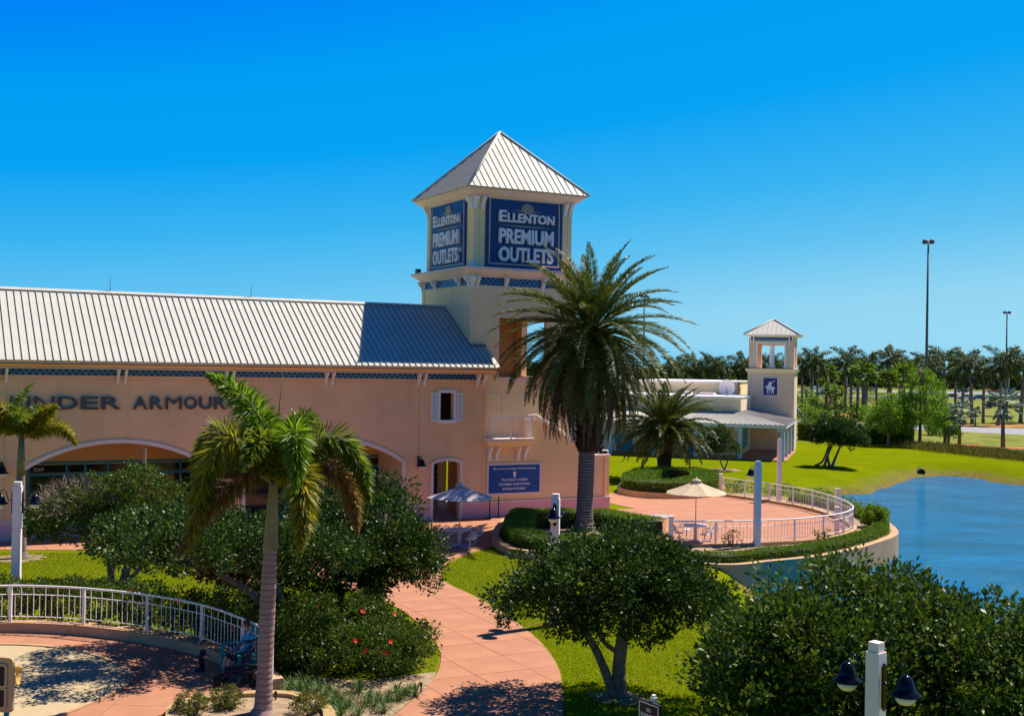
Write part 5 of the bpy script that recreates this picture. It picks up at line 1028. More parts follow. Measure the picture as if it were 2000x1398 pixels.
# date palms
def arc_path(L, el0, bend, n=14):
    pts = [Vector((0, 0, 0))]; e = el0
    for k in range(n): e = el0 - bend * ((k + 1) / n) ** 1.2; pts.append(pts[-1] + Vector((math.cos(e), 0, math.sin(e))) * (L / n))
    return pts
fmesh = {}
def get_frond(key, *a, **k):
    if key not in fmesh: fmesh[key] = frond_mesh(*a, **k)
    return fmesh[key]
def date_palm(label, base, hc, L, n, trunk, boots, dead=12, scale_l=.42, key='a', skew=0.0, elmin=-.35):
    t = thing('date_palm', label, 'palm tree', base); 
    mb = MB(); ringed_trunk(mb, trunk[0], trunk[1], n=18); mb.build('trunk', [trunk[2], 'boots'], t)
    mb = MB(); N_ = boots[4]
    zs = np.linspace(boots[0], boots[1], N_)
    cx = boots[5] if len(boots) > 5 else 0
    mb.tube([(cx, 0, z) for z in np.linspace(boots[0], boots[1], 12)], [boots[2] * (.9 + .1 * math.sin(i)) * (1 - .3 * (i / 11) ** 2) for i in range(12)], 14)
    for i, z in enumerate(zs):
        q = i * 2.4; r_ = boots[2] * (1 - .3 * ((z - boots[0]) / (boots[1] - boots[0])) ** 2); d = Vector((math.cos(q), math.sin(q), 0)); p = Vector((cx, 0, z)) + d * r_ * .85
        mb.tube([p, p + d * .10 + Vector((0, 0, .16)), p + d * (.12 + boots[3] * random.random()) + Vector((0, 0, .3))], [.09, .06, .02], 5)
    mb.build('frond_bases', 'boots' if key == 'a' else 'bootsred', t)
    for i in range(n):
        u = i / (n - 1); el = R(80) - (R(80) - elmin) * u ** .85 + random.uniform(-.14, .14); az = i * 2.39996 + random.uniform(-.15, .15)
        v = i % 4; old = u > .72; bd = [1.05, 1.25, .9, 1.15][v] * (.55 + .5 * (1 - abs(u - .5)))
        cls = min(5, int(u * 6)); bdc = [.75, .9, 1.15, 1.2, 1.1, .9][cls]
        me = get_frond((key, cls, v % 2, old), arc_path(L * [.92, 1.0, 1.05, 1.0, .95, .9][cls], 0, bdc + (.12 if v % 2 else -.08)), scale_l, 135, .042 * (1.0 if key == 'a' else 1.2), 'datefrondold' if old else 'datefrond', around=2, start=.14, droop=.12, r=.045, lift=.45, rm='datefrondold', fwd=.75)
        o = link('frond', me, t, (cx + math.cos(az) * .18, math.sin(az) * .18, hc + .25 - .5 * u), Matrix.Rotation(az, 3, 'Z').to_euler())
        o.rotation_euler = (Matrix.Rotation(az, 3, 'Z') @ Matrix.Rotation(-el, 3, 'Y') @ Matrix.Rotation(random.uniform(-.3, .3), 3, 'X')).to_euler()
    for i in range(dead):
        az = i * 2.39996 + .5; el = R(-42) - random.uniform(0, .4); me = get_frond((key, 'dead', i % 2), arc_path(L * .95, 0, .95 if i % 2 else .75), scale_l * .62, 70, .035, 'fronddead', around=3, start=.15, droop=.2, r=.05, fwd=1.5)
        o = link('dead_frond', me, t, (cx + math.cos(az) * .45, math.sin(az) * .45, hc - .3 - random.uniform(0, .6)))
        o.rotation_euler = (Matrix.Rotation(az, 3, 'Z') @ Matrix.Rotation(-el, 3, 'Y')).to_euler()
    return t
bp_ = at(1141, 1036); hc = CAMH + (714 - 650) / FPX * bp_.y
date_palm('tall thick date palm with huge crown in front of the stair wall', (bp_.x, bp_.y, 0), hc, 5.0, 112,
    ([(0, 0, 0), (0, 0, .6), (.03, 0, 2), (.06, 0, 3.9)], [(0, .64), (.05, .56), (.11, .44), (.25, .39), (1, .38)], 'palmgrey'), (3.75, hc - .1, .60, .25, 130, .15), dead=46, scale_l=.66, elmin=R(-50))
b2p = at(1297, 936); hc2 = CAMH - (848 - 716) / FPX * b2p.y
date_palm('shorter date palm in the oval planter, left of the far shop', (b2p.x, b2p.y, 0), hc2 + .35, 3.9, 76,
    ([(0, 0, 0), (0, 0, 1), (0, 0, 2.2)], [(0, .52), (.5, .48), (1, .55)], 'boots'), (1.9, hc2 + .2, .56, .2, 70, 0), dead=0, scale_l=.62, key='b', elmin=R(-14))
for o in bpy.data.objects:
    pass

# background royal palms: trunk, crownshaft and a small crown
def royal_proto(seed):
    random.seed(seed); t = bpy.data.objects.new('royal_palm', None); COL.objects.link(t)
    Vs = []; Fs = []; off = 0; n = 13
    for i in range(n):
        u = i / (n - 1); el = R(80) - R(105) * u; az = i * 2.4 + random.uniform(-.3, .3)
        me = frond_mesh(arc_path(4.1 * random.uniform(.8, 1.1), el, 1.25 + .2 * random.random(), 10), 1.0, 36, .15, 'royalfrond', around=3, start=.18, droop=.5, r=.06, fwd=.5)
        V = np.empty(len(me.vertices) * 3, dtype=np.float32); me.vertices.foreach_get('co', V); V = V.reshape(-1, 3); F_ = np.array([list(p.vertices) for p in me.polygons]); bpy.data.meshes.remove(me)
        c_, s_ = math.cos(az), math.sin(az); V = V @ np.array([[c_, s_, 0], [-s_, c_, 0], [0, 0, 1]]); Vs.append(V); Fs.append(F_ + off); off += len(V)
    V = np.concatenate(Vs); V[:, 2] += 8.9
    link('crown', arr_mesh('crown', V, np.concatenate(Fs), 'royalfrond'), t)
    mb = MB(); mb.tube([(0, 0, 0), (0, 0, 1), (0, 0, 4), (0, 0, 7.4)], [.34, .27, .30, .22], 8); mb.build('trunk', 'palmgrey', t); mb = MB(); mb.tube([(0, 0, 7.4), (0, 0, 8), (0, 0, 9.0)], [.22, .2, .1], 8); mb.build('crownshaft', 'leafhedge', t)
    return t
protos = [royal_proto(s) for s in (3, 5, 9)]; used = [False] * 3; random.seed(21)
RP = [(1316, 812, 690), (1349, 806, 686), (1386, 808, 684), (1402, 812, 692), (1443, 806, 682), (1464, 812, 690), (1500, 808, 684), (1528, 810, 690), (1566, 800, 682), (1583, 812, 674), (1597, 796, 690), (1628, 800, 694), (1650, 806, 672), (1662, 798, 700), (1674, 816, 690), (1690, 800, 680), (1712, 796, 700), (1738, 802, 668),
      (1757, 796, 696), (1778, 806, 690), (1803, 800, 678), (1822, 806, 692), (1843, 798, 672), (1866, 806, 700), (1878, 812, 678), (1899, 828, 684), (1920, 826, 700), (1949, 831, 670), (1965, 812, 694), (1993, 826, 676), (2030, 824, 680), (1285, 810, 700)]
PL = ['royal palm in the far row, %s']
def where(px):
    for lim, s in ((1300, 'left, behind the big date palm crown'), (1330, 'right beside the big date palm crown tip'), (1365, 'second clump left of the small far tower'), (1395, 'left of the small far tower in the middle gap'), (1425, 'lower crown left of the small far tower'), (1455, 'just left of the small far tower'), (1480, 'seen through the left part of the small belfry'), (1515, 'seen through the belfry behind its column'), (1550, 'seen through the right part of the belfry'), (1575, 'touching the right side of the small far tower'), (1590, 'close right of the small far tower, taller'), (1610, 'third right of the small far tower'),
                   (1640, 'right of the small far tower above the round lone tree'), (1655, 'tall one above the round lone tree'), (1668, 'short one above the round lone tree'), (1680, 'above the left bright green tree, left side'), (1700, 'above the left bright green tree'), (1725, 'short one above the left bright green tree'), (1750, 'tallest between the two bright green trees'), (1768, 'left behind the taller bright green tree'), (1790, 'behind the taller bright green tree trunk line'), (1815, 'right at the foot of the tallest light mast'), (1830, 'just right of the tallest light mast'), (1850, 'right shoulder of the taller bright green tree'),
                   (1872, 'short one above the silver fan palms'), (1890, 'above the leftmost silver fan palm'), (1910, 'on orange mulch past the road'), (1930, 'short one left of the silver fan palm group'), (1958, 'tallest behind the largest silver fan palm'), (1975, 'at the foot of the right-hand light mast'), (2000, 'cut by the right frame edge')):
        if px < lim: return s
    return 'just outside the right frame edge'
for i, (px, by, ty) in enumerate(RP):
    b = at(px, by); hz = 711 + (px - 1000) * .0178; ht = CAMH + (hz - ty) / FPX * b.y; k = i % 3
    o = protos[k] if not used[k] else copy_tree(protos[k]); used[k] = True
    o.location = b; o.rotation_euler = (0, 0, random.uniform(0, 6.28)); s = ht / 11.6; q_ = random.uniform(.85, 1.1); o.scale = (s * q_, s * q_, s); o.rotation_euler = (random.uniform(-.05, .05), random.uniform(-.05, .05), o.rotation_euler.z)
    tag(o, 'royal palm ' + where(px), 'palm tree', 'royal palms along the far road')
# fan palms
def fan_proto(m, nb=46, r=1.15):
    t = bpy.data.objects.new('fan_palm', None); COL.objects.link(t); P_ = []; D = []
    for i in range(nb):
        d = nrm(rng.normal(size=(1, 3)))[0]; d[2] = d[2] * .8 + .15; d = d / np.linalg.norm(d); c = d * r * .62; a_ = np.cross(d, [0, 0, 1]); a_ /= np.linalg.norm(a_) + 1e-6
        for q in np.linspace(-1.25, 1.25, 13): P_.append(c); D.append(d * math.cos(q) + a_ * math.sin(q) + np.array([0, 0, -.12]))
    V, F_ = leaf_quads(np.array(P_), np.array(D), r * .62, .16, .1); V[:, 2] += 4.0; link('crown', arr_mesh('crown', V, F_, m), t)
    mb = MB(); mb.tube([(0, 0, 0), (0.05, 0, 2), (0, 0, 4)], [.22, .17, .2], 8); mb.build('trunk', 'bark', t); return t
fpg = fan_proto('leafhedge'); fps = fan_proto('silverleaf', 34, 1.5); first = {'g': True, 's': True}
for kind, px, by, ty, lb in (('g', 1622, 812, 745, 'green fan palm just left of the round lone tree'), ('g', 1632, 818, 752, 'lower green fan palm behind the round lone tree top'), ('g', 1686, 822, 705, 'tall green fan palm left of the bright green trees'), ('g', 1735, 812, 717, 'green fan palm behind the left bright green tree'), ('g', 1614, 808, 708, 'green fan palm right of the small far tower, higher crown'), ('g', 1763, 810, 704, 'green fan palm behind the taller bright green tree'), ('g', 1590, 822, 775, 'low green fan palm beside the far boxy hedge'),
                             ('s', 1959, 874, 755, 'largest silver-blue fan palm near the right edge'), ('s', 1874, 868, 778, 'silver-green fan palm right of the taller bright green tree'), ('s', 1852, 872, 792, 'small dark fan palm at the foot of the taller bright green tree'), ('s', 1905, 832, 792, 'small silver fan palm on the far side of the road')):
    b = at(px, by); hz = 711 + (px - 1000) * .0178; ht = CAMH + (hz - ty) / FPX * b.y; src = fpg if kind == 'g' else fps
    o = src if first[kind] else copy_tree(src); first[kind] = False; s = ht / (5.1 if kind == 'g' else 5.5); o.location = b; o.scale = (s, s, s); o.rotation_euler = (0, 0, random.uniform(0, 6)); tag(o, lb, 'palm tree', 'fan palms by the far road')
# dark bush and bright trees
b = at(1600, 824); leafy_mass('dark_bush', 'big dark spiky bush left of the round lone tree', 'bush', [(0, 0, 1.3, 1.3, 1.3, 1.0)], 110, .5, 30, .3, 'leafdark', 0, loc=tuple(b))
def light_tree(label, px, by, ty, w, n):
    b = at(px, by); hz = 711 + (px - 1000) * .0178; ht = CAMH + (hz - ty) / FPX * b.y
    broad_tree(label, tuple(b), [([(0, 0, 0), (.05, 0, ht * .4), (0, 0, ht * .95)], .2, .05)], [(0, 0, ht * .42, w, w, ht * .16), (.1, 0, ht * .62, w * .75, w * .75, ht * .2), (0, 0, ht * .82, w * .42, w * .42, ht * .14), (w * .3, 0, ht * .3, w * .7, w * .7, ht * .1)], n, .5, 46, .19, 'leafcypress', 'cypress_tree')
light_tree('taller bright green feathery tree by the pond lawn', 1796, 871, 712, 3.0, 330); light_tree('shorter bright green feathery tree left of its taller neighbour', 1735, 871, 762, 2.4, 210); light_tree('small bright green sapling right of the taller feathery tree', 1845, 868, 800, 1.4, 60)
light_tree('bright green young tree between the small tower and the dark spiky bush', 1572, 815, 752, 2.6, 90)
b = at(1625, 911); broad_tree('lone round dark tree with several leaning stems on the far lawn', tuple(b), [([(0, 0, 0), (.3, 0, .8), (.7, 0, 1.8)], .13, .07), ([(-.2, 0, 0), (-.3, .2, .8), (-.1, .3, 1.7)], .12, .06), ([(-.35, .9, 0), (-.2, .8, .7), (.1, .5, 1.6)], .12, .06), ([(-1.2, .6, 0), (-.6, .6, .4), (-.2, .5, 1.5)], .1, .06)],
    [(.9, 0, 2.7, 1.7, 1.6, 1.0), (-.1, .3, 2.9, 1.3, 1.4, 1.1), (1.6, 0, 2.1, 1.2, 1.2, .6), (0, 0, 2.3, 1.4, 1.3, .6)], 420, .32, 60, .15, 'leafdark', cat='tree')
b = at(1415, 918); broad_tree('small dark round tree between the shorter date palm and the far porch', tuple(b), [([(0, 0, 0), (-.3, 0, .6), (-.5, 0, 1.4)], .06, .04), ([(0, 0, 0), (.2, 0, .6), (.4, 0, 1.4)], .06, .04)], [(0, 0, 1.8, 1.2, 1.1, .85), (-.5, .3, 2.6, .9, .9, .8)], 130, .28, 55, .13, 'leafdark')
leafy_mass('ground_shrubs', 'low yellow-green shrubs between the terrace railing and the lawn', 'shrub', [(14.5, 74.5, .3, 1.2, .8, .3), (16.6, 72.6, .3, 1.2, .9, .3), (18.3, 70.0, .25, 1.0, 1.0, .3), (19.2, 67, .2, .8, 1.0, .3)], 120, .3, 40, .12, 'leafbright', 0)

for px_, py_, r_, m_, lb_ in ((1578, 826, 1.6, 'leafbright', 'yellow-green bush between the small far tower and the dark spiky bush'), (1650, 822, 1.8, 'leafhedge', 'green bush behind the top of the round lone tree'), (1700, 826, 1.6, 'leafcypress', 'pale green bush left of the shorter feathery tree'), (1612, 800, 2.4, 'leafcypress', 'large pale bush among the palm trunks right of the small far tower'), (1680, 790, 2.6, 'leafhedge', 'large green bush among the palm trunks above the round lone tree'), (1770, 800, 2.4, 'leafhedge', 'green bush between the two bright green feathery trees'), (1830, 850, 1.2, 'leafhedge', 'small green bush at the foot of the feathery sapling'), (1350, 800, 2.6, 'leafcypress', 'pale green bush under the far palms left of the small tower'), (1410, 800, 2.8, 'leafhedge', 'green bush under the far palms behind the satellite dish')):
    b = at(px_, py_); leafy_mass('roadside_bush', lb_, 'bush', [(0, 0, r_ * .8, r_ * 1.2, r_, r_ * .8), (r_ * 1.2, .5, r_ * .6, r_ * .8, r_ * .7, r_ * .6)], 70, r_ * .35, 30, .28, m_, 0, loc=tuple(b))
# far treeline that reads as one mass
n = 30000; u = rng.uniform(-500, 900, n); hh = 6.2 + .9 * np.sin(u * .021) + .8 * np.sin(u * .067 + 1) + .6 * np.sin(u * .19) ; P_ = np.stack([u, rng.uniform(520, 560, n), rng.uniform(0, 1, n) ** .8 * hh], 1); V, F_ = leaf_quads(P_, rng.normal(size=(n, 3)) + np.array([0, 0, .4]), 2.6, .8)
o = stuff(link('far_woods', arr_mesh('far_woods', V, F_, 'farleaf'))); tag(o, 'dark distant tree line along the horizon past the highway', 'woods')
# reeds along the meadow edge
n = 9000; t_ = rng.uniform(0, 1, n); a = np.array(at(1790, 876)[:2]); b_ = np.array(at(2100, 908)[:2]); P_ = np.c_[a + (b_ - a) * t_[:, None] + rng.normal(size=(n, 2)) * np.array([.8, 2.2]), np.zeros(n)]; V, F_ = leaf_quads(P_, np.tile([0, 0, 1.0], (n, 1)) + rng.normal(size=(n, 3)) * .25, .75, .06); o = stuff(link('reeds', arr_mesh('reeds', V, F_, 'datefrondold'))); tag(o, 'thin grey-green reeds along the edge of the far lawn', 'reeds')
# lawn blades close to the camera
def blades(label, polyg, n, L, m, wd=.25):
    q = np.array([(p[0], p[1]) for p in polyg]); lo, hi = q.min(0), q.max(0); P_ = rng.uniform(lo, hi, (n * 2, 2)); ins = np.zeros(len(P_), bool)
    for i in range(len(q)):
        a, b = q[i], q[i - 1]; ins ^= ((a[1] > P_[:, 1]) != (b[1] > P_[:, 1])) & (P_[:, 0] < (b[0] - a[0]) * (P_[:, 1] - a[1]) / (b[1] - a[1] + 1e-12) + a[0])
    P_ = P_[ins]; k = len(P_); V, F_ = leaf_quads(np.c_[P_, np.full(k, -.005)], np.tile([0, 0, 1.0], (k, 1)) + rng.normal(size=(k, 3)) * .45, L, wd, .4); o = stuff(link('grass', arr_mesh('grass', V, F_, m))); tag(o, label, 'grass')
re_ = smooth_curve([at(1103, 1470), at(1104, 1400), at(1098, 1320), at(1078, 1278), at(1043, 1240), at(988, 1200), at(933, 1166), at(883, 1143), at(870, 1128), at(870, 1108), at(908, 1087), at(970, 1069)], 3)
blades('short bright lawn grass between the path and the terrace wall', re_ + [Vector((1, 47.4, 0)), Vector((6, 47.0, 0)), Vector((7.2, 44, 0)), Vector((7.2, 34, 0)), Vector((7.6, 24, 0)), Vector((1.5, 23.5, 0))], 120000, .05, 'grassblade')
blades('strip of short lawn grass along the left side of the path bend', [p for p in [at(720, 1180), at(766, 1187), at(796, 1206), at(832, 1237), at(853, 1269), at(857, 1290), at(846, 1318), at(820, 1300), at(800, 1250), at(740, 1210)]], 5000, .05, 'grassblade')
blades('short lawn grass behind the play area hedge', [at(-60, 1078), at(340, 1082), at(500, 1112), at(640, 1140), at(640, 1175), at(400, 1160), at(-60, 1140)], 45000, .055, 'grassblade')
blades('sparse strappy weeds on the bare soil below the hibiscus bush', [at(570, 1340), at(640, 1345), at(700, 1355), at(820, 1345), at(790, 1372), at(745, 1398), at(680, 1400), at(620, 1375)], 2200, .13, 'liriope', .09)
# liriope tufts
def tuft_mesh():
    n = 46; az = rng.uniform(0, 6.28, n); el = rng.uniform(.5, 1.4, n); D = np.stack([np.cos(az) * np.cos(el), np.sin(az) * np.cos(el), np.sin(el)], 1); B = nrm(np.cross(D, [0, 0, 1.0])); L_ = rng.uniform(.18, .32, (n, 1)); h = D.copy(); h[:, 2] = 0; P0 = h * .03
    mid = P0 + D * L_ * .6; tip = P0 + D * L_ + h * L_ * .35 + np.array([0, 0, -.35]) * L_ * np.clip(1.2 - el[:, None], .1, 1)
    V = np.stack([P0 - B * .006, P0 + B * .006, mid + B * .007, mid - B * .007, tip], 1).reshape(-1, 3); F_ = []
    for i in range(n): k = i * 5; F_ += [(k, k + 1, k + 2, k + 3), (k + 3, k + 2, k + 4, k + 4)]
    mb = MB(); mb.v = [tuple(v) for v in V]
    for i in range(n): k = i * 5; mb.f += [(k, k + 1, k + 2, k + 3), (k + 3, k + 2, k + 4)]; mb.m += [0, 0]; mb.sm += [False, False]
    return mb.mesh('grass_tuft', 'liriope')
tm = [tuft_mesh() for _ in range(3)]
tp = [at(570, 1345), at(590, 1336), at(606, 1341), at(622, 1349), at(640, 1358), at(655, 1366), at(665, 1376), at(680, 1382), at(600, 1352), at(615, 1361), at(633, 1372), at(650, 1384), at(664, 1396), at(700, 1352), at(722, 1359), at(740, 1366), at(720, 1372), at(735, 1378), at(756, 1372), at(775, 1352), at(790, 1358), at(800, 1352), at(812, 1360), at(782, 1366), at(750, 1392), at(700, 1398), at(584, 1356), at(560, 1352)]
for i, p in enumerate(tp):
    o = link('grass_tuft', tm[i % 3], None, (p.x, p.y, .01), (0, 0, i * 1.3)); s = random.uniform(.9, 1.5); o.scale = (s, s, s); tag(o, 'strappy green grass tuft on the bare soil between hibiscus bush and palm bed', 'grass tuft', 'strappy tufts on the bare soil')
# soil rings at tree feet
for k, (c, r_) in enumerate(((Vector((2.6, 27.8, 0)), .6), (at(40, 1090), .9), (at(1415, 918), 1.2), (at(1625, 911), .6))):
    sheet('soil_patch', [(c.x + r_ * math.cos(t) * random.uniform(.7, 1.35), c.y + r_ * math.sin(t) * random.uniform(.7, 1.35)) for t in np.arange(0, 6.2, .2)], .018 + .003 * k, 'soil')
# storm pipe on the far bank
pp = at(1800, 921, -.7); mb = MB(); mb.tube([pp + Vector((-.2, -.6, 0)), pp + Vector((.2, 1.6, -.15))], .30, 14, 0, cap=False); mb.tube([pp + Vector((-.2, -.55, 0)), pp + Vector((.2, 1, .05))], .25, 14, 1); tag(mb.build('drain_pipe', ['bark', 'dark']), 'concrete drain pipe mouth in the far pond bank', 'pipe')

# ------------------------------------------------------------------ tables and umbrellas
def table_set(label, loc, rz, m='tablewhite'):
    t = thing('table_set', label, 'picnic table', loc, rz, 'round metal tables with four fan-backed seats'); mb = MB(); mb.lathe([(.02, .73), (.52, .73), (.53, .745), (.52, .76), (.02, .76)], 28); mb.build('tabletop', m, t)
    mb = MB(); mb.tube([(0, 0, .0), (0, 0, .73)], .085, 12); mb.build('pedestal', m, t)
    arm = MB(); arm.tube(smooth_curve([(.08, 0, .10), (.3, 0, .05), (.62, 0, .05), (.78, 0, .10), (.82, 0, .25), (.82, 0, .43)], 4), .028, 8); arm = arm.mesh('arm', m)
    seat = MB(); seat.lathe([(.02, .43), (.19, .43), (.2, .445), (.19, .46), (.02, .46)], 18, 0, (.82, 0, 0)); seat = seat.mesh('seat', m)
    bk = MB(); r_ = .23; P0 = lambda q, rr: (1.0 + (.08 * rr * max(0, math.sin(q)) / .23), rr * math.cos(q), .50 + 1.25 * rr * max(0, math.sin(q)) + (rr * .0))
    bk.tube([P0(q, r_) for q in np.linspace(-.25, math.pi + .25, 18)], .016, 6); bk.tube([(1.0, .23, .5), (.94, .12, .45), (.94, -.12, .45), (1.0, -.23, .5)], .014, 5)
    for q in np.linspace(.2, math.pi - .2, 8): bk.tube([P0(q, .06), P0(q, r_)], .014, 4)
    bk.tube([P0(q, .06) for q in np.linspace(0, math.pi, 8)], .012, 4); bk = bk.mesh('seat_back', m)
    for k in range(4):
        for nm, me in (('arm', arm), ('seat', seat), ('seat_back', bk)): link(nm, me, t, (0, 0, 0), (0, 0, k * math.pi / 2))
def umbrella(label, loc, m, r=1.4, zc=2.15, rise=.42, rz=.2):
    t = thing('umbrella', label, 'umbrella', loc, rz, 'patio umbrellas'); mb = MB(); mb.tube([(0, 0, .05), (0, 0, zc + rise + .05)], .022, 8); mb.build('pole', 'gold', t)
    for k in range(8):
        a0, a1 = k * math.pi / 4, (k + 1) * math.pi / 4; mb = MB(); rows = 5
        def pt(a, u): 
            rr = r * u; sag = -.05 * math.sin(math.pi * u); return Vector((rr * math.cos(a), rr * math.sin(a), zc + rise * (1 - u) + sag * .6))
        for i in range(rows):
            u0, u1 = .12 + .88 * i / rows, .12 + .88 * (i + 1) / rows
            for j in range(3):
                f = lambda j_, u: pt(a0, u).lerp(pt(a1, u), j_ / 3) + Vector((0, 0, -.03 * math.sin(math.pi * j_ / 3) * u)); mb.face([f(j, u0), f(j, u1), f(j + 1, u1), f(j + 1, u0)], 0, True)
        f1 = lambda j_: pt(a0, 1).lerp(pt(a1, 1), j_ / 3) + Vector((0, 0, -.03 * math.sin(math.pi * j_ / 3)))
        mb.build('canopy_panel', m, t); mb = MB(); mb.tube([pt(a0, .1) + Vector((0, 0, -.03)), pt(a0, 1) + Vector((0, 0, -.02))], .01, 4); mb.build('rib', 'gold', t)
    mb = MB(); mb.lathe([(.26, 0), (.2, .06), (.04, .13), (.01, .2)], 8, 0, (0, 0, zc + rise - .04)); mb.build('vent_cap', m, t)
t1 = at(897, 1068); table_set('white metal table with fan-backed seats near the doorway, under the shade-toned umbrella', t1, R(35)); umbrella('grey-looking shaded patio umbrella over the table near the doorway', (t1.x, t1.y, 0), 'umbrellashaded', 1.42, 2.12, .5)
t2 = at(1358, 1058); table_set('white metal table with fan-backed seats on the terrace behind the railing', t2, R(20)); umbrella('sunlit cream patio umbrella on the terrace', (t2.x, t2.y, 0), 'umbrella', 1.42, 2.2, .55)

# ------------------------------------------------------------------ cars on the far highway
def car(label, px, py, m, Yd, flip=0):
    b = atY(px, py, Yd); b.z = .025; t = thing('car', label, 'car', b, R(180 if flip else 0), 'cars on the far highway')
    mb = MB(); prof = [(-2.2, .35), (2.2, .35), (2.25, .7), (2.0, .9), (1.1, .98), (.5, 1.42), (-1.0, 1.45), (-1.7, 1.0), (-2.2, .92)]; mb.ext([(x, -.85, z) for x, z in prof], (0, 1.7, 0)); mb.build('body', m, t)
    mb = MB(); mb.ext([(x, -.86, z) for x, z in [(1.0, .98), (.48, 1.36), (-.95, 1.38), (-1.5, 1.0)]], (0, 1.72, 0)); mb.build('window', 'glass', t)
    for x in (-1.4, 1.4):
        for y in (-.8, .62): mb = MB(); mb.tube([(x, y, .33), (x, y + .2, .33)], .33, 12); mb.build('wheel', 'matteblack', t)
for i, (px, m, yd, lb) in enumerate(((1598, 0, 448, 'white car on the far highway just right of the small tower'), (1606, 5, 352, 'teal car on the nearer carriageway right of the small tower'), (1667, 0, 440, 'white car on the far highway above the round lone tree'), (1692, 1, 445, 'black car on the far highway above the left feathery tree'), (1700, 4, 456, 'grey car beside the black one on the far highway'), (1858, 1, 345, 'black car right of the taller feathery tree'), (1886, 0, 338, 'white car left of the blue one on the highway'), (1911, 2, 334, 'blue car on the highway above the road mulch'), (1940, 3, 452, 'red car on the far highway near the right edge'), (1880, 1, 450, 'dark car on the far highway behind the silver palms'), (1985, 4, 334, 'grey car on the highway at the right frame edge'), (1520, 0, 448, 'pale car on the highway seen past the belfry tower'))):
    car(lb, px, 750, 'carpaint%d' % m, yd, i % 2)

# ------------------------------------------------------------------ small sign at the bottom
ns = at(1277, 1369, 1.2); nsl = Vector((ns.x, ns.y, 0)); sg = thing('warning_sign', 'small black sign with white text on a white post at the bottom edge', 'sign', nsl, R(-56))
mb = MB(); mb.box(-.05, .05, -.05, .05, 0, 1.28); mb.box(-.035, .035, -.035, .035, 1.28, 1.33); mb.build('post', 'white', sg)
mb = MB(); mb.box(-.34, .30, -.11, -.055, .5, 1.2); mb.build('board', 'matteblack', sg); mb = MB()
for x0, x1, z0, z1 in ((-.31, .27, 1.15, 1.17), (-.31, .27, .53, .55), (-.31, -.29, .55, 1.15), (.25, .27, .55, 1.15)): mb.box(x0, x1, -.116, -.111, z0, z1)
mb.build('border', 'lettering', sg)
for s_, z, wd_ in (('NO', 1.0, .13), ('SWIMMING', .88, .48), ('OR FISHING', .74, .48)): text_mesh('lettering', s_, .08, 'lettering', sg, (-.02, -.111, z), (math.pi / 2, 0, 0), bold=.01, depth=.004, width=wd_)

# ------------------------------------------------------------------ playground pieces at the left edge
PGP = atY(14, 1330, 23.7); PGS = atY(22, 1300, 25.4)
pg = thing('playground_climber', 'tan plastic playground panel with two dark windows at the left edge', 'play equipment', (PGP.x - .1, PGP.y, 0), R(-12))
def rrect(x0, x1, z0, z1, r, n=5):
    P_ = []
    for cx, cz, a0 in ((x1 - r, z1 - r, 0), (x0 + r, z1 - r, math.pi / 2), (x0 + r, z0 + r, math.pi), (x1 - r, z0 + r, 1.5 * math.pi)):
        for k in range(n + 1): a = a0 + math.pi / 2 * k / n; P_.append((cx + r * math.cos(a), cz + r * math.sin(a)))
    return P_
mb = MB(); out = rrect(-.95, .22, .62, 1.72, .1); mb.ext([(x, .03, z) for x, z in out], (0, .06, 0)); 
for z0, z1 in ((.70, 1.06), (1.14, 1.56)):
    pass
mb.build('panel', 'playtan', pg)
for z0, z1 in ((.74, 1.08), (1.16, 1.55)):
    o1 = rrect(-.85, .10, z0 - .05, z1 + .05, .07); i1 = rrect(-.80, .05, z0, z1, .04); mb = MB()
    for k in range(len(o1)):
        k2 = (k + 1) % len(o1); mb.face([(o1[k][0], .0, o1[k][1]), (i1[k][0], .0, i1[k][1]), (i1[k2][0], .0, i1[k2][1]), (o1[k2][0], .0, o1[k2][1])]); mb.face([(o1[k][0], .0, o1[k][1]), (o1[k2][0], .0, o1[k2][1]), (o1[k2][0], .03, o1[k2][1]), (o1[k][0], .03, o1[k][1])])
    mb.build('window_rim', 'playtan', pg); mb = MB(); mb.ext([(x, .012, z) for x, z in i1], (0, .017, 0)); mb.build('window', 'dark', pg)
for x in (.08, -.85): mb = MB(); mb.tube([(x, .06, 0), (x, .06, .62)], .045, 10); mb.build('leg', 'teal', pg)
sl = thing('play_slide', 'mustard plastic slide end curling beside the tan play panel', 'slide', (PGS.x - .1, PGS.y, 0), R(10))
mb = MB(); path = [(-1.6, 0, 1.5), (-1.0, 0, 1.15), (-.5, 0, .85), (-.1, 0, .72), (.25, 0, .70)]; c = smooth_curve(path, 5)
for i in range(len(c) - 1):
    for k in range(8):
        q0, q1 = math.pi + math.pi * k / 8, math.pi + math.pi * (k + 1) / 8; f = lambda p, q, r_: Vector((p.x, p.y + r_ * math.cos(q), p.z + .3 + r_ * math.sin(q)))
        mb.face([f(c[i], q0, .28), f(c[i + 1], q0, .28), f(c[i + 1], q1, .28), f(c[i], q1, .28)], 0, True); mb.face([f(c[i], q0, .31), f(c[i], q1, .31), f(c[i + 1], q1, .31), f(c[i + 1], q0, .31)], 0, True)
for q in (math.pi, 2 * math.pi): mb.tube([Vector((p.x, p.y + .295 * math.cos(q), p.z + .3)) for p in c], .035, 7)
mb.build('chute', 'playyellow', sl); mb = MB(); mb.tube([(0, 0, 0), (0, 0, .7)], .04, 8); mb.build('support', 'teal', sl)

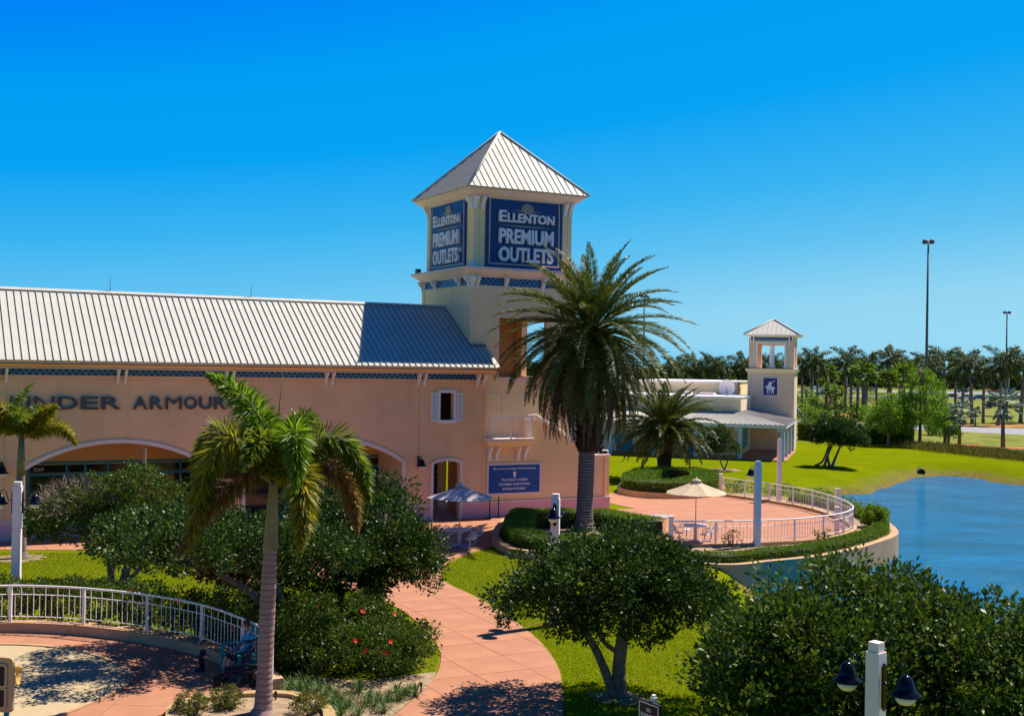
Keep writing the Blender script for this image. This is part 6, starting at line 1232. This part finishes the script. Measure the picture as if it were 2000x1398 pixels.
# ------------------------------------------------------------------ bench, people, stroller
BP = at(466, 1318); BR = R(-147)    # local +y is the back of the bench, -y the way the sitter faces
FACE = Vector((-.86, -.5, 0)).normalized(); BR = math.atan2(FACE.y, FACE.x) + math.pi / 2
bn = thing('bench', 'teal slatted garden bench in the shade beside the railing', 'bench', BP, BR)
for k in range(6): y = -.20 + k * .085; mb = MB(); mb.box(-.72, .72, y, y + .07, .41, .435); mb.build('seat_slat', 'benchteal', bn)
for k in range(13):
    x = -.66 + k * .11; mb = MB(); mb.box(x - .035, x + .035, 0, .022, 0, .58, T=Matrix.Translation((0, .31, .44)) @ Matrix.Rotation(R(-14), 4, 'X')); mb.build('back_slat', 'benchteal', bn)
for x in (-.7, .7):
    for y in (-.2, .32): mb = MB(); mb.box(x - .035, x + .035, y - .035, y + .035, 0, .41 if y > 0 else .64); mb.build('leg', 'benchteal', bn)
    mb = MB(); mb.box(x - .045, x + .045, -.26, .36, .642, .67); mb.build('armrest', 'benchteal', bn)
mb = MB(); mb.box(-.74, .74, 0, .05, .58, .65, T=Matrix.Translation((0, .30, .44)) @ Matrix.Rotation(R(-14), 4, 'X')); mb.build('back_rail', 'benchteal', bn)

def skin_figure(name, joints, edges, radii, groups, mats, parent, sub=2):
    me = bpy.data.meshes.new(name); keys = list(joints); me.from_pydata([joints[k] for k in keys], [(keys.index(a), keys.index(b)) for a, b in edges], [])
    tmp = bpy.data.objects.new('tmp', me); COL.objects.link(tmp); tmp.modifiers.new('skin', 'SKIN'); ss = tmp.modifiers.new('sub', 'SUBSURF'); ss.levels = sub; ss.render_levels = sub
    if not me.skin_vertices: pass
    for i, k in enumerate(keys):
        r_ = radii[k]; me.skin_vertices[0].data[i].radius = (r_, r_) if not isinstance(r_, tuple) else r_; me.skin_vertices[0].data[i].use_root = (i == 0)
    dg = bpy.context.evaluated_depsgraph_get(); out = bpy.data.meshes.new_from_object(tmp.evaluated_get(dg)); bpy.data.objects.remove(tmp)
    out.materials.clear()
    for m in mats: out.materials.append(M[m])
    E_ = [(Vector(joints[a]), Vector(joints[b]), groups.get((a, b), 0)) for a, b in edges]
    for p in out.polygons:
        c = p.center; best = 1e9; g = 0
        for a, b, gi in E_:
            ab = b - a; t = max(0, min(1, (c - a).dot(ab) / max(1e-9, ab.length_squared))); d = (c - a - ab * t).length
            if d < best: best = d; g = gi
        p.material_index = g; p.use_smooth = True
    out.name = name; return link(name, out, parent)
def hand(mb, o, d, side, s=1.0, m=0):
    "palm and five bent fingers; o wrist, d direction, side thumb direction"
    o, d, side = Vector(o), Vector(d).normalized(), Vector(side).normalized(); n = d.cross(side)
    mb.tube([o, o + d * .04 * s, o + d * .085 * s], [.022 * s, .036 * s, .030 * s], 8, m)
    for k, L_ in enumerate((.065, .075, .07, .055)):
        b = o + d * .08 * s + side * (.027 - .018 * k) * s; mb.tube([b, b + d * L_ * .5 * s - n * .004 * s, b + d * L_ * .85 * s - n * .02 * s], [.009 * s, .008 * s, .006 * s], 6, m)
    b = o + d * .03 * s + side * .03 * s; mb.tube([b, b + (side * .6 + d) * .035 * s, b + (side * .4 + d * 1.1) * .055 * s - n * .01 * s], [.011 * s, .009 * s, .007 * s], 6, m)
def head(parent, c, look, s=1.0, hairm='hair'):
    c = Vector(c); L = Vector(look).normalized(); Rt = Vector((L.y, -L.x, 0)).normalized(); U = Vector((0, 0, 1)); mb = MB(); n = 16; base = len(mb.v)
    for i in range(13):
        ph = math.pi * i / 12
        for j in range(n):
            q = 2 * math.pi * j / n; x = math.sin(ph) * math.cos(q); y = math.sin(ph) * math.sin(q); z = math.cos(ph); jaw = 1 - .22 * max(0, -z)
            mb.v.append(tuple(c + (L * x * .098 * jaw + Rt * y * .078 * jaw + U * z * .118) * s))
    for i in range(12):
        for j in range(n): mb.f.append((i * n + j, i * n + (j + 1) % n, (i + 1) * n + (j + 1) % n, (i + 1) * n + j)); mb.m.append(0); mb.sm.append(True)
    f = lambda x, y, z: c + (L * x + Rt * y + U * z) * s
    mb.tube([f(.09, 0, .02), f(.118, 0, -.02), f(.10, 0, -.03)], [.008 * s, .014 * s, .008 * s], 6, 0)
    for sd in (-1, 1): mb.tube([f(0, sd * .075, .02), f(-.01, sd * .09, 0), f(0, sd * .075, -.03)], .012 * s, 6, 0); mb.tube([f(.082, sd * .034, .015), f(.093, sd * .034, .014)], .011 * s, 6, 1)
    mb.tube([f(.088, -.022, -.055), f(.095, 0, -.056), f(.088, .022, -.055)], .007 * s, 5, 2); mb.build('head', ['skin', 'hair', 'leafred'], parent)
    hb = MB()
    for i in range(8):
        ph = math.pi * .62 * i / 7
        for j in range(n):
            q = 2 * math.pi * j / n; x = math.sin(ph) * math.cos(q); front = max(0, x); z = math.cos(ph); lim = 1.0
            if front > .45 and z < .45: z = .45; 
            hb.v.append(tuple(c + (L * (x * .103 - .004) + Rt * math.sin(ph) * math.sin(q) * .084 + U * z * .125 + U * .006) * s))
    for i in range(7):
        for j in range(n): hb.f.append((i * n + j, i * n + (j + 1) % n, (i + 1) * n + (j + 1) % n, (i + 1) * n + j)); hb.m.append(0); hb.sm.append(True)
    hb.build('hair', hairm, parent)
man = thing('person', 'man in blue shirt and dark shorts seated on the teal bench, looking left', 'person', BP, BR)
J = {'pelvis': (.3, .12, .55), 'waist': (.3, .15, .72), 'chest': (.3, .17, .92), 'neck': (.3, .13, 1.10), 'headb': (.3, .11, 1.17),
     'shL': (.12, .15, 1.02), 'elL': (.04, .03, .78), 'wrL': (.12, -.18, .68), 'shR': (.48, .15, 1.02), 'elR': (.55, .02, .78), 'wrR': (.46, -.2, .68),
     'hipL': (.2, .07, .53), 'knL': (.16, -.38, .55), 'anL': (.16, -.42, .12), 'toL': (.15, -.58, .05), 'hipR': (.4, .07, .53), 'knR': (.44, -.38, .55), 'anR': (.44, -.40, .12), 'toR': (.45, -.56, .05)}
Ed = [('pelvis', 'waist'), ('waist', 'chest'), ('chest', 'neck'), ('neck', 'headb'), ('chest', 'shL'), ('shL', 'elL'), ('elL', 'wrL'), ('chest', 'shR'), ('shR', 'elR'), ('elR', 'wrR'), ('pelvis', 'hipL'), ('hipL', 'knL'), ('knL', 'anL'), ('anL', 'toL'), ('pelvis', 'hipR'), ('hipR', 'knR'), ('knR', 'anR'), ('anR', 'toR')]
Rr = {'pelvis': .15, 'waist': .14, 'chest': .15, 'neck': .06, 'headb': .055, 'shL': .075, 'elL': .048, 'wrL': .03, 'shR': .075, 'elR': .048, 'wrR': .03, 'hipL': .095, 'knL': .068, 'anL': .042, 'toL': .04, 'hipR': .095, 'knR': .068, 'anR': .042, 'toR': .04}
G = {e: 1 for e in Ed[:3]}; G[('neck', 'headb')] = 0; G.update({('chest', 'shL'): 1, ('shL', 'elL'): 1, ('elL', 'wrL'): 1, ('chest', 'shR'): 1, ('shR', 'elR'): 1, ('elR', 'wrR'): 1, ('pelvis', 'hipL'): 2, ('hipL', 'knL'): 2, ('pelvis', 'hipR'): 2, ('hipR', 'knR'): 2, ('anL', 'toL'): 2, ('anR', 'toR'): 2})
skin_figure('body', J, Ed, Rr, G, ['skin', 'blueshirt', 'darkcloth'], man); head(man, (.3, .08, 1.30), (-.35, -.9, 0))
mb = MB(); hand(mb, J['wrL'], (.15, -.9, -.2), (1, 0, 0)); stuff(mb.build('hand', 'skin', man)); mb = MB(); hand(mb, J['wrR'], (-.2, -.9, -.2), (-1, 0, 0)); stuff(mb.build('hand', 'skin', man))
kd_base = at(392, 1312)
kid = thing('person', 'small child in dark clothes kneeling on the paving in front of the bench', 'person', kd_base, R(0))
J = {'pelvis': (0, 0, .30), 'waist': (.01, 0, .38), 'chest': (.03, 0, .48), 'neck': (.04, 0, .575), 'headb': (.045, 0, .61), 'shL': (.03, .085, .54), 'elL': (.08, .12, .42), 'wrL': (.2, .08, .38), 'shR': (.03, -.085, .54), 'elR': (.08, -.12, .42), 'wrR': (.2, -.08, .38),
     'hipL': (0, .05, .28), 'knL': (.06, .06, .06), 'anL': (-.14, .06, .05), 'toL': (-.22, .06, .03), 'hipR': (0, -.05, .28), 'knR': (.06, -.06, .06), 'anR': (-.14, -.06, .05), 'toR': (-.22, -.06, .03)}
Rr = {'pelvis': .085, 'waist': .08, 'chest': .08, 'neck': .035, 'headb': .032, 'shL': .042, 'elL': .028, 'wrL': .02, 'shR': .042, 'elR': .028, 'wrR': .02, 'hipL': .055, 'knL': .042, 'anL': .03, 'toL': .026, 'hipR': .055, 'knR': .042, 'anR': .03, 'toR': .026}
G2_ = dict(G); G2_.update({('elL', 'wrL'): 0, ('elR', 'wrR'): 0, ('anL', 'toL'): 3, ('anR', 'toR'): 3, ('knL', 'anL'): 2, ('knR', 'anR'): 2})
skin_figure('body', J, Ed, Rr, G2_, ['skin', 'darkcloth', 'darkcloth', 'greycloth'], kid); head(kid, (.055, 0, .70), (1, -.2, 0), .85)
mb = MB(); hand(mb, J['wrL'], (1, 0, -.1), (0, -1, 0), .55); stuff(mb.build('hand', 'skin', kid)); mb = MB(); hand(mb, J['wrR'], (1, 0, -.1), (0, 1, 0), .55); stuff(mb.build('hand', 'skin', kid))
st_ = thing('stroller', 'dark folding stroller parked before the seated man', 'stroller', at(462, 1338), math.atan2(-.25, -1))
mb = MB()
for y in (-.22, .22):
    mb.tube([(.45, y, .12), (-.05, y, .55), (-.42, y, 1.02)], .016, 6); mb.tube([(-.38, y, .12), (.0, y, .52), (.12, y, .75)], .014, 6); mb.tube(smooth_curve([(-.42, y, 1.02), (-.52, y, 1.06), (-.56, y, 1.0)], 3), .018, 6)
mb.tube([(.42, -.22, .15), (.42, .22, .15)], .012, 5); mb.tube([(-.3, -.22, .2), (-.3, .22, .2)], .012, 5); mb.build('frame', 'matteblack', st_)
mb = MB(); mb.ext([(x, -.2, z) for x, z in [(.28, .42), (.32, .38), (-.12, .36), (-.40, .88), (-.34, .90), (-.08, .42)]], (0, .4, 0)); mb.ext([(x, -.19, z) for x, z in [(.25, .26), (-.3, .26), (-.34, .34), (-.1, .35), (.25, .33)]], (0, .38, 0)); mb.build('seat', 'darkcloth', st_)
mb = MB()
for k in range(6):
    q0, q1 = .25 + 1.7 * k / 6, .25 + 1.7 * (k + 1) / 6; f = lambda q, y: (-.28 + .34 * math.cos(q), y, .72 + .32 * math.sin(q)); mb.face([f(q0, -.21), f(q1, -.21), f(q1, .21), f(q0, .21)], 0, True)
mb.build('canopy', 'darkcloth', st_)
for x, y in ((.45, -.24), (.45, .24), (-.38, -.24), (-.38, .24)): mb = MB(); mb.tube([(x, y - .02, .1), (x, y + .02, .1)], .1, 14); mb.build('wheel', 'matteblack', st_)
# garden spike lights
for px, py, lb in ((538, 1370, 'short dark garden light beside the foxtail palm trunk'), (822, 1352, 'short dark garden light at the soil edge by the path')):
    mb = MB(); mb.tube([(0, 0, 0), (.01, 0, .16)], .02, 6); mb.lathe([(.03, .16), (.035, .2), (.03, .24), (.01, .25)], 8); tag(mb.build('garden_light', 'matteblack'), lb, 'garden light').location = at(px, py)
